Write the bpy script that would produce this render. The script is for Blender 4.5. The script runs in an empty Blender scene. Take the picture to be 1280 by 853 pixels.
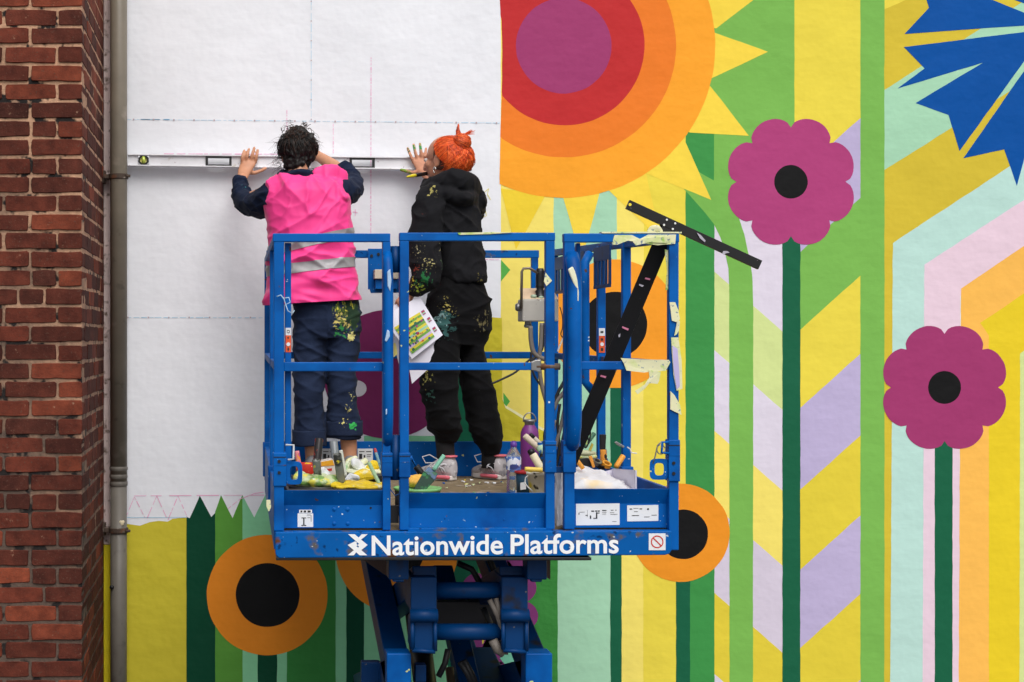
import bpy, bmesh, math, random
import numpy as np
from mathutils import Vector, Matrix, noise
random.seed(7)
S = bpy.context.scene
COL = S.collection
V = Vector

# ------------------------------------------------------------------ camera, world, sun, exposure
F = 2000.0                      # focal length in photo pixels (1280 wide)
CX, CY, CZ = 300.0, 420.0, 2.40 # principal point and eye height
cam_d = bpy.data.cameras.new('camera')
cam = bpy.data.objects.new('camera', cam_d); COL.objects.link(cam)
cam.location = (0, 0, CZ); cam.rotation_euler = (math.radians(90), 0, 0)
cam_d.sensor_width = 36; cam_d.lens = F / 1280 * 36
cam_d.shift_x = (640 - CX) / 1280; cam_d.shift_y = (CY - 426.5) / 1280
cam_d.clip_start = .05; cam_d.clip_end = 2000
S.camera = cam

SUN_EL, SUN_AZ = math.radians(52), math.radians(13)      # azimuth: to the right of straight behind the camera
w = bpy.data.worlds.new('World'); S.world = w; w.use_nodes = True
nt = w.node_tree; nt.nodes.clear()
sky = nt.nodes.new('ShaderNodeTexSky'); sky.sky_type = 'NISHITA'; sky.sun_disc = False
sky.sun_elevation = SUN_EL; sky.sun_rotation = math.pi - SUN_AZ
sky.air_density = 1.0; sky.dust_density = 4.0; sky.ozone_density = 1.0
hs = nt.nodes.new('ShaderNodeHueSaturation'); hs.inputs['Saturation'].default_value = .30
bg = nt.nodes.new('ShaderNodeBackground'); bg.inputs['Strength'].default_value = .135
wo = nt.nodes.new('ShaderNodeOutputWorld')
nt.links.new(sky.outputs[0], hs.inputs['Color']); nt.links.new(hs.outputs[0], bg.inputs['Color'])
nt.links.new(bg.outputs[0], wo.inputs['Surface'])
sd = bpy.data.lights.new('sun', 'SUN'); sd.energy = 1.35; sd.angle = math.radians(42); sd.color = (1, .97, .93)
so = bpy.data.objects.new('sun', sd); COL.objects.link(so)
d = V((-math.sin(SUN_AZ) * math.cos(SUN_EL), math.cos(SUN_AZ) * math.cos(SUN_EL), -math.sin(SUN_EL)))
so.rotation_euler = d.to_track_quat('-Z', 'Y').to_euler(); so.location = (3, -4, 9)
S.view_settings.view_transform = 'Standard'; S.view_settings.look = 'None'
S.view_settings.gamma = 1; S.view_settings.exposure = 0.17; S.view_settings.use_curve_mapping = False
S.render.engine = 'CYCLES'

# ------------------------------------------------------------------ helpers
def P(px, py, Y):                       # a point at depth Y that the photo shows at (px, py)
    return V(((px - CX) * Y / F, Y, CZ - (py - CY) * Y / F))
def s2l(c):
    c = c / 255
    return c / 12.92 if c <= .04045 else ((c + .055) / 1.055) ** 2.4
def C(r, g, b): return (s2l(r), s2l(g), s2l(b), 1)

class MB:
    def __init__(s): s.v = []; s.f = []; s.m = []
    def add(s, vs, fs, m=0):
        o = len(s.v); s.v += [tuple(p) for p in vs]
        for f in fs: s.f.append([i + o for i in f]); s.m.append(m)
    def box(s, a, b, m=0):
        x0, y0, z0 = a; x1, y1, z1 = b
        if x0 > x1: x0, x1 = x1, x0
        if y0 > y1: y0, y1 = y1, y0
        if z0 > z1: z0, z1 = z1, z0
        s.add([(x0,y0,z0),(x1,y0,z0),(x1,y1,z0),(x0,y1,z0),(x0,y0,z1),(x1,y0,z1),(x1,y1,z1),(x0,y1,z1)],
              [(0,3,2,1),(4,5,6,7),(0,1,5,4),(1,2,6,5),(2,3,7,6),(3,0,4,7)], m)
        return s
    def beam(s, a, b, w, h, m=0, up=V((0,0,1))):   # rectangular bar from a to b
        a = V(a); b = V(b); t = (b - a).normalized(); r = t.cross(up)
        if r.length < 1e-4: r = V((1,0,0))
        r.normalize(); u = r.cross(t)
        vs = [p + r * sx * w / 2 + u * sz * h / 2 for p in (a, b) for sx, sz in ((-1,-1),(1,-1),(1,1),(-1,1))]
        s.add(vs, [(0,1,2,3),(7,6,5,4),(0,4,5,1),(1,5,6,2),(2,6,7,3),(3,7,4,0)], m); return s
    def tube(s, pts, r, seg=8, m=0, cap=True, flat=1.0, twist=0):
        pts = [V(p) for p in pts]; n = len(pts)
        rs = r if isinstance(r, (list, tuple)) else [r] * n
        prev = None; vs = []
        for i, p in enumerate(pts):
            t = (pts[min(i+1, n-1)] - pts[max(i-1, 0)])
            if t.length < 1e-9: t = V((0,0,1))
            t.normalize()
            if prev is None:
                ref = V((0,0,1)) if abs(t.z) < .9 else V((1,0,0))
                a = t.cross(ref).normalized()
            else:
                a = (prev - t * prev.dot(t))
                if a.length < 1e-6: a = t.orthogonal()
                a.normalize()
            prev = a; b = t.cross(a)
            for k in range(seg):
                q = 2 * math.pi * k / seg
                vs.append(p + a * math.cos(q) * rs[i] + b * math.sin(q) * rs[i] * flat)
        fs = [(i*seg+k, i*seg+(k+1)%seg, (i+1)*seg+(k+1)%seg, (i+1)*seg+k) for i in range(n-1) for k in range(seg)]
        if cap: fs += [tuple(range(seg))[::-1], tuple((n-1)*seg + k for k in range(seg))]
        s.add(vs, fs, m); return s
    def limb(s, pts, rad, seg=16, sub=4, m=0):     # rounded tapering limb; rad items r or (ra, rb)
        pts = [V(p) for p in pts]; rad = [(q, q) if not isinstance(q, tuple) else q for q in rad]
        P2, R2 = [], []
        n = len(pts)
        def cr(a, b, c, d, t): return .5*((2*b)+(c-a)*t+(2*a-5*b+4*c-d)*t*t+(3*b-a-3*c+d)*t**3)
        for i in range(n-1):
            for k in range(sub):
                t = k / sub; j = [max(i-1,0), i, i+1, min(i+2,n-1)]
                P2.append(cr(*[pts[q] for q in j], t)); R2.append((rad[i][0]*(1-t)+rad[i+1][0]*t, rad[i][1]*(1-t)+rad[i+1][1]*t))
        P2.append(pts[-1]); R2.append(rad[-1])
        t0 = (P2[1]-P2[0]).normalized(); t1 = (P2[-1]-P2[-2]).normalized()
        pre, prr, po, por = [], [], [], []
        for q in (85, 55, 25):
            c, sn = math.cos(math.radians(q)), math.sin(math.radians(q))
            e0 = min(R2[0]); e1 = min(R2[-1])
            pre.append(P2[0] - t0*e0*sn); prr.append((R2[0][0]*c, R2[0][1]*c))
            po.insert(0, P2[-1] + t1*e1*sn); por.insert(0, (R2[-1][0]*c, R2[-1][1]*c))
        A = pre + P2 + po; B = prr + R2 + por
        vs = []; prev = None; N = len(A)
        for i, p in enumerate(A):
            t = (A[min(i+1,N-1)] - A[max(i-1,0)]).normalized()
            if prev is None:
                ref = V((1,0,0)) if abs(t.x) < .75 else V((0,1,0)) if abs(t.y) < .75 else V((0,0,1))
                a = (ref - t*ref.dot(t)).normalized()
            else: a = (prev - t*prev.dot(t)).normalized()
            prev = a; b = t.cross(a)
            for k in range(seg):
                q = 2*math.pi*k/seg
                vs.append(p + a*math.cos(q)*B[i][0] + b*math.sin(q)*B[i][1])
        fs = [(i*seg+k, i*seg+(k+1)%seg, (i+1)*seg+(k+1)%seg, (i+1)*seg+k) for i in range(N-1) for k in range(seg)]
        fs += [tuple(range(seg))[::-1], tuple((N-1)*seg+k for k in range(seg))]
        s.add(vs, fs, m); return s
    def ell(s, c, r, seg=20, rings=12, M=None, m=0):
        c = V(c); vs = []
        for i in range(1, rings):
            th = math.pi*i/rings
            for k in range(seg):
                q = 2*math.pi*k/seg
                p = V((math.sin(th)*math.cos(q)*r[0], math.sin(th)*math.sin(q)*r[1], math.cos(th)*r[2]))
                vs.append(c + (M @ p if M else p))
        n0 = len(vs)
        for z in (1, -1):
            p = V((0,0,z*r[2])); vs.append(c + (M @ p if M else p))
        fs = [(i*seg+k, (i+1)*seg+k, (i+1)*seg+(k+1)%seg, i*seg+(k+1)%seg) for i in range(rings-2) for k in range(seg)]
        fs += [(n0, k, (k+1)%seg) for k in range(seg)] + [(n0+1, (rings-2)*seg+(k+1)%seg, (rings-2)*seg+k) for k in range(seg)]
        s.add(vs, fs, m); return s
    def lathe(s, c, prof, seg=20, axis=None, m=0, cap=True):   # prof: (radius, height along axis)
        c = V(c); ax = V(axis).normalized() if axis else V((0,0,1))
        a = ax.orthogonal().normalized(); b = ax.cross(a)
        vs = [c + ax*h + (a*math.cos(2*math.pi*k/seg) + b*math.sin(2*math.pi*k/seg))*r for r, h in prof for k in range(seg)]
        n = len(prof)
        fs = [(i*seg+k, i*seg+(k+1)%seg, (i+1)*seg+(k+1)%seg, (i+1)*seg+k) for i in range(n-1) for k in range(seg)]
        if cap: fs += [tuple(range(seg))[::-1], tuple((n-1)*seg+k for k in range(seg))]
        s.add(vs, fs, m); return s
    def prism(s, poly, vec, m=0):
        n = len(poly); vec = V(vec); a = [V(p) for p in poly]
        s.add(a + [p + vec for p in a], [tuple(range(n)), tuple(range(2*n-1, n-1, -1))] +
              [(i, i+n, (i+1)%n+n, (i+1)%n) for i in range(n)], m); return s
    def vloft(s, rings, seg=28, m=0, p=2.0):     # rings: (py, pxl, pxr, Y, depth radius) seen in the photo, top to bottom
        vs = []
        for py, a, b, Y, ry in rings:
            c = P((a+b)/2, py, Y); rx = (b-a)/2*Y/F
            for k in range(seg):
                q = 2*math.pi*k/seg; cs, sn = math.cos(q), math.sin(q)
                vs.append((c.x + math.copysign(abs(cs)**(2/p), cs)*rx, c.y + math.copysign(abs(sn)**(2/p), sn)*ry, c.z))
        n = len(rings)
        fs = [(i*seg+k, (i+1)*seg+k, (i+1)*seg+(k+1)%seg, i*seg+(k+1)%seg) for i in range(n-1) for k in range(seg)]
        fs += [tuple(range(seg)), tuple((n-1)*seg+k for k in range(seg))[::-1]]
        s.add(vs, fs, m); return s

ROOT = {}
def fin(name, me, mats, parent):
    o = bpy.data.objects.new(name, me); COL.objects.link(o)
    for m in (mats if isinstance(mats, (list, tuple)) else [mats]): me.materials.append(m)
    if parent: o.parent = parent; ROOT[o.name] = root_loc(parent)
    return o
def root_loc(o):
    while o.parent: o = o.parent
    return o.location.copy()
def obj(name, mb, mats, parent=None, bevel=0, smooth=False, seg=2, loc=None, normals=True):
    off = root_loc(parent) if parent else (V(loc) if loc else V((0,0,0)))
    me = bpy.data.meshes.new(name)
    me.from_pydata([(x-off.x, y-off.y, z-off.z) for x, y, z in mb.v], [], mb.f)
    me.polygons.foreach_set('material_index', mb.m)
    if normals:
        bm = bmesh.new(); bm.from_mesh(me); bmesh.ops.recalc_face_normals(bm, faces=bm.faces); bm.to_mesh(me); bm.free()
    if smooth: me.polygons.foreach_set('use_smooth', [True]*len(me.polygons))
    o = fin(name, me, mats, parent)
    if not parent and loc: o.location = off
    if bevel:
        b = o.modifiers.new('bevel', 'BEVEL'); b.width = bevel; b.segments = seg; b.limit_method = 'ANGLE'; b.angle_limit = math.radians(40)
    return o
def tag(o, label=None, cat=None, group=None, kind=None):
    for k, v in (('label', label), ('category', cat), ('group', group), ('kind', kind)):
        if v: o[k] = v
    return o
def thing(name, loc, label, cat, group=None):
    o = bpy.data.objects.new(name, None); COL.objects.link(o); o.location = loc; o.empty_display_size = .1
    return tag(o, label, cat, group)
def sculpt(name, mb, voxel, mat, parent, smooth=4, disp=None, cut=None, post=None):
    """join the overlapping closed shapes of mb into one continuous skin"""
    off = root_loc(parent)
    me = bpy.data.meshes.new('tmp'); me.from_pydata(mb.v, [], mb.f)
    bm = bmesh.new(); bm.from_mesh(me); bmesh.ops.recalc_face_normals(bm, faces=bm.faces); bm.to_mesh(me); bm.free()
    t = bpy.data.objects.new('tmp', me); COL.objects.link(t)
    r = t.modifiers.new('r', 'REMESH'); r.mode = 'VOXEL'; r.voxel_size = voxel
    sm = t.modifiers.new('s', 'SMOOTH'); sm.iterations = smooth; sm.factor = .5
    dg = bpy.context.evaluated_depsgraph_get(); dg.update()
    out = bpy.data.meshes.new_from_object(t.evaluated_get(dg)); out.name = name
    bpy.data.objects.remove(t)
    if disp:
        co = np.zeros(len(out.vertices)*3); out.vertices.foreach_get('co', co); co = co.reshape(-1, 3)
        no = np.array([v.normal[:] for v in out.vertices])
        dv = np.array([disp(V(c), V(n)) for c, n in zip(co, no)])
        co += no * dv[:, None]; out.vertices.foreach_set('co', co.ravel())
    if cut:
        bm = bmesh.new(); bm.from_mesh(out)
        for pc, pn in cut:
            bmesh.ops.bisect_plane(bm, geom=bm.verts[:]+bm.edges[:]+bm.faces[:], plane_co=pc, plane_no=pn, clear_outer=True)
        bm.to_mesh(out); bm.free()
    if post: post(out)
    out.transform(Matrix.Translation(-off))
    out.materials.clear()
    out.polygons.foreach_set('use_smooth', [True]*len(out.polygons)); out.update()
    return fin(name, out, mat, parent)

# ------------------------------------------------------------------ materials
def nodes(name):
    m = bpy.data.materials.new(name); m.use_nodes = True
    t = m.node_tree; b = t.nodes['Principled BSDF']
    return m, t, b
def N(t, kind, **kw):
    n = t.nodes.new(kind)
    for k, v in kw.items(): setattr(n, k, v)
    return n
def pos(t, scale=(1,1,1), rot=(0,0,0), loc=(0,0,0)):
    g = N(t, 'ShaderNodeNewGeometry'); mp = N(t, 'ShaderNodeMapping')
    mp.inputs['Scale'].default_value = scale; mp.inputs['Rotation'].default_value = rot; mp.inputs['Location'].default_value = loc
    t.links.new(g.outputs['Position'], mp.inputs[0]); return mp.outputs[0]
def noi(t, vec, scale, detail=4, rough=.55):
    n = N(t, 'ShaderNodeTexNoise'); n.inputs['Scale'].default_value = scale; n.inputs['Detail'].default_value = detail; n.inputs['Roughness'].default_value = rough
    t.links.new(vec, n.inputs['Vector']); return n.outputs['Fac']
def ramp(t, fac, a, b, ca=(0,0,0,1), cb=(1,1,1,1)):
    r = N(t, 'ShaderNodeValToRGB'); e = r.color_ramp.elements
    e[0].position = a; e[1].position = b; e[0].color = ca; e[1].color = cb
    t.links.new(fac, r.inputs[0]); return r.outputs[0]
def mix(t, fac, a, b, mode='MIX'):
    n = N(t, 'ShaderNodeMixRGB', blend_type=mode)
    for i, v in ((0, fac), (1, a), (2, b)):
        if isinstance(v, (tuple, list, float, int)): n.inputs[i].default_value = v
        else: t.links.new(v, n.inputs[i])
    return n.outputs[0]
def math_(t, op, a, b=None):
    n = N(t, 'ShaderNodeMath', operation=op)
    for i, v in ((0, a), (1, b)):
        if v is None: continue
        if isinstance(v, (float, int)): n.inputs[i].default_value = v
        else: t.links.new(v, n.inputs[i])
    return n.outputs[0]
def bump(t, b, h, strength=.4, dist=.003, prev=None):
    n = N(t, 'ShaderNodeBump'); n.inputs['Strength'].default_value = strength; n.inputs['Distance'].default_value = dist
    t.links.new(h, n.inputs['Height'])
    if prev: t.links.new(prev, n.inputs['Normal'])
    t.links.new(n.outputs[0], b.inputs['Normal']); return n.outputs[0]

def wall_paint(name, col, rough=.6, rel=1.0):
    m, t, b = nodes(name); b.inputs['Roughness'].default_value = rough
    b.inputs['Specular IOR Level'].default_value = .12
    a = noi(t, pos(t), 1.7, 5); s = noi(t, pos(t, (1,1,5), (0,.15,0)), 9, 4)
    r_ = noi(t, pos(t, (3.5,1,.35)), 6, 5, .65); k = ramp(t, mix(t, .18, mix(t, .3, a, s), r_), .3, .7, (.92,.92,.925,1), (1.05,1.05,1.05,1))
    t.links.new(mix(t, 1, col, k, 'MULTIPLY'), b.inputs['Base Color'])
    n1 = noi(t, pos(t), 95, 4, .6); n2 = noi(t, pos(t, (1,1,2.6), (0,.5,0)), 26, 5, .65); n3 = noi(t, pos(t), 5, 3)
    p1 = bump(t, b, n1, .05*rel, .004); n4 = noi(t, pos(t, (1,1,3.2), (0,-.75,0)), 11, 6, .7); p2 = bump(t, b, n2, .045*rel, .009, p1); p3 = bump(t, b, n4, .038*rel, .016, p2); bump(t, b, n3, .3*rel, .03, p3)
    return m
def simple(name, col, rough=.5, metal=0, spec=.5, bmp=0, bs=60, var=.12, vs=12):
    m, t, b = nodes(name); b.inputs['Roughness'].default_value = rough; b.inputs['Metallic'].default_value = metal
    b.inputs['Specular IOR Level'].default_value = spec
    k = ramp(t, noi(t, pos(t), vs, 5), .3, .7, (1-var,1-var,1-var,1), (1+var*.5,1+var*.5,1+var*.5,1))
    t.links.new(mix(t, 1, col, k, 'MULTIPLY'), b.inputs['Base Color'])
    if bmp: bump(t, b, noi(t, pos(t), bs, 4), bmp, .004)
    return m
def speckled(name, col, rough, specks, metal=0, coat=0, bmp=.1, spec=.4):
    """paint or cloth with spots: specks = list of (colour, noise scale, low, high)"""
    m, t, b = nodes(name); b.inputs['Roughness'].default_value = rough; b.inputs['Coat Weight'].default_value = coat
    b.inputs['Metallic'].default_value = metal; b.inputs['Specular IOR Level'].default_value = spec
    c = mix(t, 1, col, ramp(t, noi(t, pos(t), 7, 5), .3, .7, (.86,.86,.86,1), (1.08,1.08,1.08,1)), 'MULTIPLY')
    for i, (sc, s, lo, hi) in enumerate(specks):
        f = ramp(t, noi(t, pos(t, loc=(i*3.1, i*1.7, i*.9)), s, 3, .5), lo, hi)
        c = mix(t, f, c, sc)
    t.links.new(c, b.inputs['Base Color'])
    if bmp: bump(t, b, noi(t, pos(t), 40, 4), bmp, .003)
    return m
def splat_cloth(name, col, spots, rough=.85, weave=True):
    """cloth with paint marks: spots = (centre, radius, colour, noise scale, threshold)"""
    m, t, b = nodes(name); b.inputs['Roughness'].default_value = rough; b.inputs['Specular IOR Level'].default_value = .12
    b.inputs['Sheen Weight'].default_value = .02
    c = mix(t, 1, col, ramp(t, noi(t, pos(t), 9, 5), .3, .7, (.78,.78,.8,1), (1.2,1.2,1.18,1)), 'MULTIPLY')
    g = N(t, 'ShaderNodeNewGeometry')
    for i, (ce, rad, sc, ns, th, st) in enumerate(spots):
        dn = N(t, 'ShaderNodeVectorMath', operation='DISTANCE'); t.links.new(g.outputs['Position'], dn.inputs[0]); dn.inputs[1].default_value = ce
        fall = math_(t, 'SUBTRACT', 1.0, math_(t, 'DIVIDE', dn.outputs['Value'], rad))
        n = noi(t, pos(t, st, (0, .5, 0), (i*2.3, i, i*.7)), ns, 4, .6)
        v = math_(t, 'ADD', n, math_(t, 'MULTIPLY', math_(t, 'MINIMUM', fall, 1.0), .22))
        f = ramp(t, v, th, th+.03)
        f2 = math_(t, 'MULTIPLY', f, math_(t, 'GREATER_THAN', fall, 0.0))
        c = mix(t, f2, c, sc)
    t.links.new(c, b.inputs['Base Color'])
    p1 = bump(t, b, noi(t, pos(t), 220, 3), .15, .001)
    bump(t, b, noi(t, pos(t, (1,1,1.6), (0,.6,0)), 16, 3), .35, .012, p1)
    return m

M = {}
WHITE = wall_paint('white_masonry_paint', C(236,238,243))
blue_specks = [(C(0,66,134), 6, .5, .72), (C(215,225,225), 38, .735, .75), (C(205,210,130), 27, .74, .755), (C(86,60,44), 23, .71, .74), (C(140,170,196), 75, .725, .75)]
BLUE = speckled('blue_machine_paint', C(0,92,172), .45, blue_specks, spec=.14)
BLUE_WORN = speckled('worn_blue_paint', C(0,90,166), .5, [(C(92,88,90), 17, .60, .70), (C(96,60,38), 11, .62, .68), (C(190,200,205), 60, .70, .73), (C(0,50,100), 30, .64, .7)], spec=.12)
BLUE_SHADED = speckled('shaded_blue_paint', C(0,54,106), .45, [(C(40,38,40), 11, .62, .75), (C(120,115,110), 26, .72, .75)], spec=.2)  # machine blue with shade put into the colour, mainly for parts under the deck
BLACK = simple('black_paint', C(18,18,20), .45, bmp=.1)
RUBBER = simple('black_rubber', C(22,22,24), .6, bmp=.1)
STEEL = simple('grey_steel', C(150,150,150), .35, .8)
GREYBOX = speckled('grey_box_paint', C(178,174,166), .5, [(C(95,80,65), 30, .62, .72), (C(225,225,220), 50, .7, .73)])
PLATE = simple('white_sticker', C(228,230,232), .4, var=.04)
WHITEV = simple('white_vinyl', C(238,240,242), .4, var=.05)
ORANGE_ST = simple('orange_sticker', C(228,88,32), .45)
RED = simple('red_vinyl', C(205,50,40), .45)
INK = simple('black_ink', C(35,35,38), .6)
SKIN = simple('skin', C(196,140,108), .5, spec=.4, bmp=.12, bs=160, var=.1, vs=30)
SKIN_B = simple('pale_skin', C(206,152,126), .5, spec=.4, bmp=.12, bs=160, var=.12, vs=30)

# ------------------------------------------------------------------ setting: ground, mural wall, brick pier, drainpipe
WY = 8.40
g = MB(); g.add([(-150,-150,0),(150,-150,0),(150,150,0),(-150,150,0)], [(0,1,2,3)])
ASPH = simple('asphalt', C(84,82,80), .9, bmp=.5, bs=90, var=.25, vs=3)
tag(obj('ground', g, ASPH), kind='structure')

wm = MB(); wm.box((-6, WY, 0), (9, WY+.35, 5.6))
wall = obj('mural_wall', wm, WHITE, loc=(2, WY, 0))
tag(wall, 'long rendered wall being painted with giant flowers, stripes and a sun', 'wall')

paint_cache = {}
def paint_mat(rgb, rel=1.0):
    k = (rgb, rel)
    if k not in paint_cache: paint_cache[k] = wall_paint('mural_paint', C(*rgb), .5, rel)
    return paint_cache[k]
def edge_pts(poly, step=7.0, amp=.55, closed=True):
    out = []
    n = len(poly)
    for i in range(n if closed else n-1):
        a = V((*poly[i], 0)); b = V((*poly[(i+1) % n], 0)); L = (b-a).length; k = max(1, int(L/step))
        for j in range(k):
            p = a.lerp(b, j/k)
            o = noise.noise_vector(V((p.x*.05, p.y*.05, 3.3)))*amp + noise.noise_vector(V((p.x*.3, p.y*.3, 1.3)))*amp*.4
            out.append((p.x + o.x, p.y + o.y))
    return out
def paint(name, rgb, poly, layer, parent=None, amp=.55, rel=1.0, rnd=True, label=None):
    pts = edge_pts(poly, amp=amp) if rnd else poly
    mb = MB(); mb.add([P(x, y, WY) + V((0, -.00012*layer, 0)) for x, y in pts], [tuple(range(len(pts)))])
    o = obj(name, mb, paint_mat(rgb, rel), parent or wall, normals=False)
    for p in o.data.polygons:
        if p.normal.y > 0: p.flip()
    if label: o['label'] = label
    return o
def edge_x(y): return 626.2 + 1.6*math.sin(y*.021) - (1.2 if y < 20 else 0)
def clip(poly): return [(max(x, edge_x(y)), y) for x, y in poly]
def circ(cx, cy, r, n=90, a0=0, a1=360, ry=None):
    return [(cx + r*math.cos(math.radians(a0+(a1-a0)*i/n)), cy + (ry or r)*math.sin(math.radians(a0+(a1-a0)*i/n))) for i in range(n)]
def rect(x0, y0, x1, y1): return [(x0,y0),(x1,y0),(x1,y1),(x0,y1)]
TOP, BOT = -230, 989
# colours of the paints
c_yel=(228,207,64); c_yel2=(236,216,76); c_lyel=(248,228,112); c_oliv=(214,200,58); c_mint=(168,216,182); c_mint2=(150,206,166)
c_dg=(26,98,68); c_mg=(64,148,74); c_lg=(124,184,84); c_lilac=(224,216,230); c_lav=(190,178,214); c_pg=(212,226,150)
c_must=(214,190,58); c_teal=(188,224,214); c_pink=(234,208,222); c_pe=(252,190,88); c_gold=(234,205,42); c_blue=(0,80,160)
c_mag=(176,66,122); c_magB=(162,58,110); c_blk=(22,22,23); c_or=(252,166,46)
# --- right half stripes
paint('painted_stripe', c_lyel, rect(626,TOP,694,BOT), 1)
paint('painted_stripe', c_mint, [(692,TOP),(772,TOP),(772,520),(764,600),(764,BOT),(692,BOT)], 2)
paint('painted_stripe', c_lyel, [(771,TOP),(808,TOP),(804,560),(804,BOT),(771,BOT)], 3)
paint('painted_stripe', c_yel2, [(807,TOP),(858,TOP),(858,BOT),(804,BOT),(804,560)], 4)
paint('painted_stripe', c_mg, rect(857,TOP,893,BOT), 5)
paint('painted_stripe', c_lg, rect(892.5,TOP,993,250), 4)
# left diagonal column behind the light green leaf
def slopes(x0, x1, ref, k, ys, cols, layer):
    for (ya, yb), c in zip(zip(ys[:-1], ys[1:]), cols):
        paint('painted_chevron', c, [(x0, ya+k*(x0-ref)), (x1, ya+k*(x1-ref)), (x1, yb+k*(x1-ref)), (x0, yb+k*(x0-ref))], layer)
slopes(891, 980, 941, .88, [250, 382, 480, 581, 675, 783.5, 885, 940], [c_lilac, c_pg, c_lilac, c_lyel, (216,206,222), c_yel, c_lilac], 2)
paint('painted_stripe', c_lg, rect(892.5,TOP,993,240), 6)
slopes(992, 1077, 1075, -.9, [TOP, 148, 248, 345, 443, 545, 645, 743, 850, 940], [c_yel2, c_lav, c_lg, c_yel2, c_lav, c_yel, c_lav, c_yel, c_lav], 3)
paint('painted_leaf', c_lg, [(820,211),(834,217),(846,227),(857,239),(870,253),(881,266),(892,280),(900,296),(906,314),(910.5,336),(911.5,360),(912,BOT),(941,BOT),(941.5,372),(940,344),(936,320),(930,292),(923,271),(915,252),(905,232),(893,226),(877,217),(860,206),(840,200)], 7)
paint('painted_stripe', c_lg, rect(1075.5,TOP,1105.5,BOT), 5)
# right hand block of bent stripes
paint('painted_stripe', c_yel2, [(1105,TOP),(1320,TOP),(1320,-80),(1105,12)], 2)
paint('painted_stripe', c_must, [(1105,11),(1320,-125),(1320,80),(1105,330)], 1)
paint('painted_stripe', c_must, rect(1105,200,1117,BOT), 2)
paint('painted_stripe', c_mint, [(1105,113),(1320,-24),(1320,78),(1105,213)], 4)
paint('painted_stripe', c_must, [(1105,213),(1320,78),(1320,200),(1113,330),(1105,330)], 3)
paint('painted_stripe', c_teal, [(1116,304),(1320,170),(1320,240),(1155,340),(1153,BOT),(1112,BOT),(1115,500)], 5)
paint('painted_stripe', c_pink, [(1155.5,331),(1320,224),(1320,290),(1200,370),(1198,BOT),(1152.5,BOT)], 6)
paint('painted_stripe', c_pe, [(1201,361),(1320,281),(1320,360),(1240,410),(1236,BOT),(1197.5,BOT)], 7)
paint('painted_stripe', c_gold, [(1225,404),(1320,340),(1320,420),(1275,450),(1274,BOT),(1236,BOT),(1236,420)], 8)
paint('painted_stripe', c_pg, [(1275,442),(1330,405),(1330,BOT),(1274,BOT)], 9)
paint('painted_stripe', c_lav, rect(1330,TOP,1500,BOT), 2); paint('painted_stripe', c_lg, rect(1500,TOP,1640,BOT), 2)
paint('painted_stripe', c_yel2, rect(1640,TOP,1900,BOT), 2)
# blue cornflower
corn = wall
cf = paint('painted_cornflower', c_blue, [(1129.7,59),(1155.7,85.7),(1121.7,111),(1228.6,78.5),(1144.3,129),(1185.5,144),(1199.4,189),(1282,74),(1335,24),(1282,40)], 11, amp=.3, label='jagged blue painted cornflower at the top right of the wall')
for poly in ([(1150,-34),(1158,0),(1161,10),(1130.5,42.6),(1282,32),(1335,22),(1282,17),(1240.6,0),(1200,-22)],
             [(1204,198),(1255,187),(1271,232.5),(1283,188),(1310,230),(1345,60),(1335,26),(1282,86)],
             [(1268,0),(1290,8),(1340,18),(1360,-60),(1320,-110),(1300,-60),(1270,-70),(1255,-20)],
             [(1340,20),(1370,-90),(1420,-60),(1450,-95),(1460,-20),(1500,10),(1440,60),(1490,120),(1400,130),(1380,210),(1350,150)]):
    paint('petal', c_blue, poly, 11, cf, amp=.3)
# sun
sun_o = paint('painted_sun', c_or, clip(circ(704, 57.5, 190, 160)), 12, amp=.4, label='huge orange painted sun with red and purple centre')
paint('sun_ring', (238,126,42), clip(circ(705, 57, 140, 140)), 13, sun_o, amp=.4); paint('sun_ring', (194,48,50), clip(circ(705.5, 57, 100, 110)), 14, sun_o, amp=.4)
paint('sun_centre', (162,62,112), circ(704.5, 57.5, 59.7, 80), 15, sun_o, amp=.4)
RAY = (248,216,74)
paint('painted_stripe', c_lg, rect(850,TOP,893,150), 8)
for tri in ([(868,-24),(880,30),(895,36),(952,-8),(900,-40)], [(880,42),(880,96),(890,98),(960,65),(890,40)], [(878,106),(852,160),(862,166),(936,170),(888,108)], [(845,168),(792,206),(800,214),(889,250),(855,174)],
            [(752,230),(805,205),(826,300)], [(703,244),(750,240),(727,326)], [(626,236),(683,242),(645,312)]):
    paint('sun_ray', RAY if tri[0][0] != 626 else (244,212,58), tri, 10, sun_o, amp=.3)
# flowers
def flower(cx, cy, R, notch, rc, col, layer, label, rot=0):
    pts = []
    for k in range(8):
        for j in range(14):
            t = j/14; a = math.radians(rot + 45*(k+t)); r = notch + (R-notch)*math.sin(math.pi*t)**.55
            pts.append((cx + r*math.cos(a), cy + r*math.sin(a)))
    f = paint('painted_flower', col, pts, layer, label=label, amp=.4)
    paint('flower_centre', c_blk, circ(cx, cy, rc, 50), layer+1, f, amp=.35)
    return f
paint('painted_stem', c_dg, rect(978,260,1000.3,BOT), 13); paint('painted_stem', c_dg, rect(1168.4,530,1190.5,BOT), 13)
flower(988.5, 227.5, 82.5, 68, 21, c_mag, 15, 'painted purple flower with black centre near the top of the wall')
flower(1180.5, 484.5, 80.5, 67, 20.5, c_magB, 15, 'painted purple flower with black centre at the right')
def disc(cx, cy, r, ccx, ccy, rc, col, layer, label):
    f = paint('painted_flower', col, circ(cx, cy, r, 90), layer, label=label, amp=.5)
    paint('flower_centre', c_blk, circ(ccx, ccy, rc, 60), layer+1, f, amp=.5)
paint('painted_stem', c_dg, rect(763,440,777,BOT), 9)
paint('painted_stem', c_dg, rect(845,700,862.5,BOT), 9)
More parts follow.
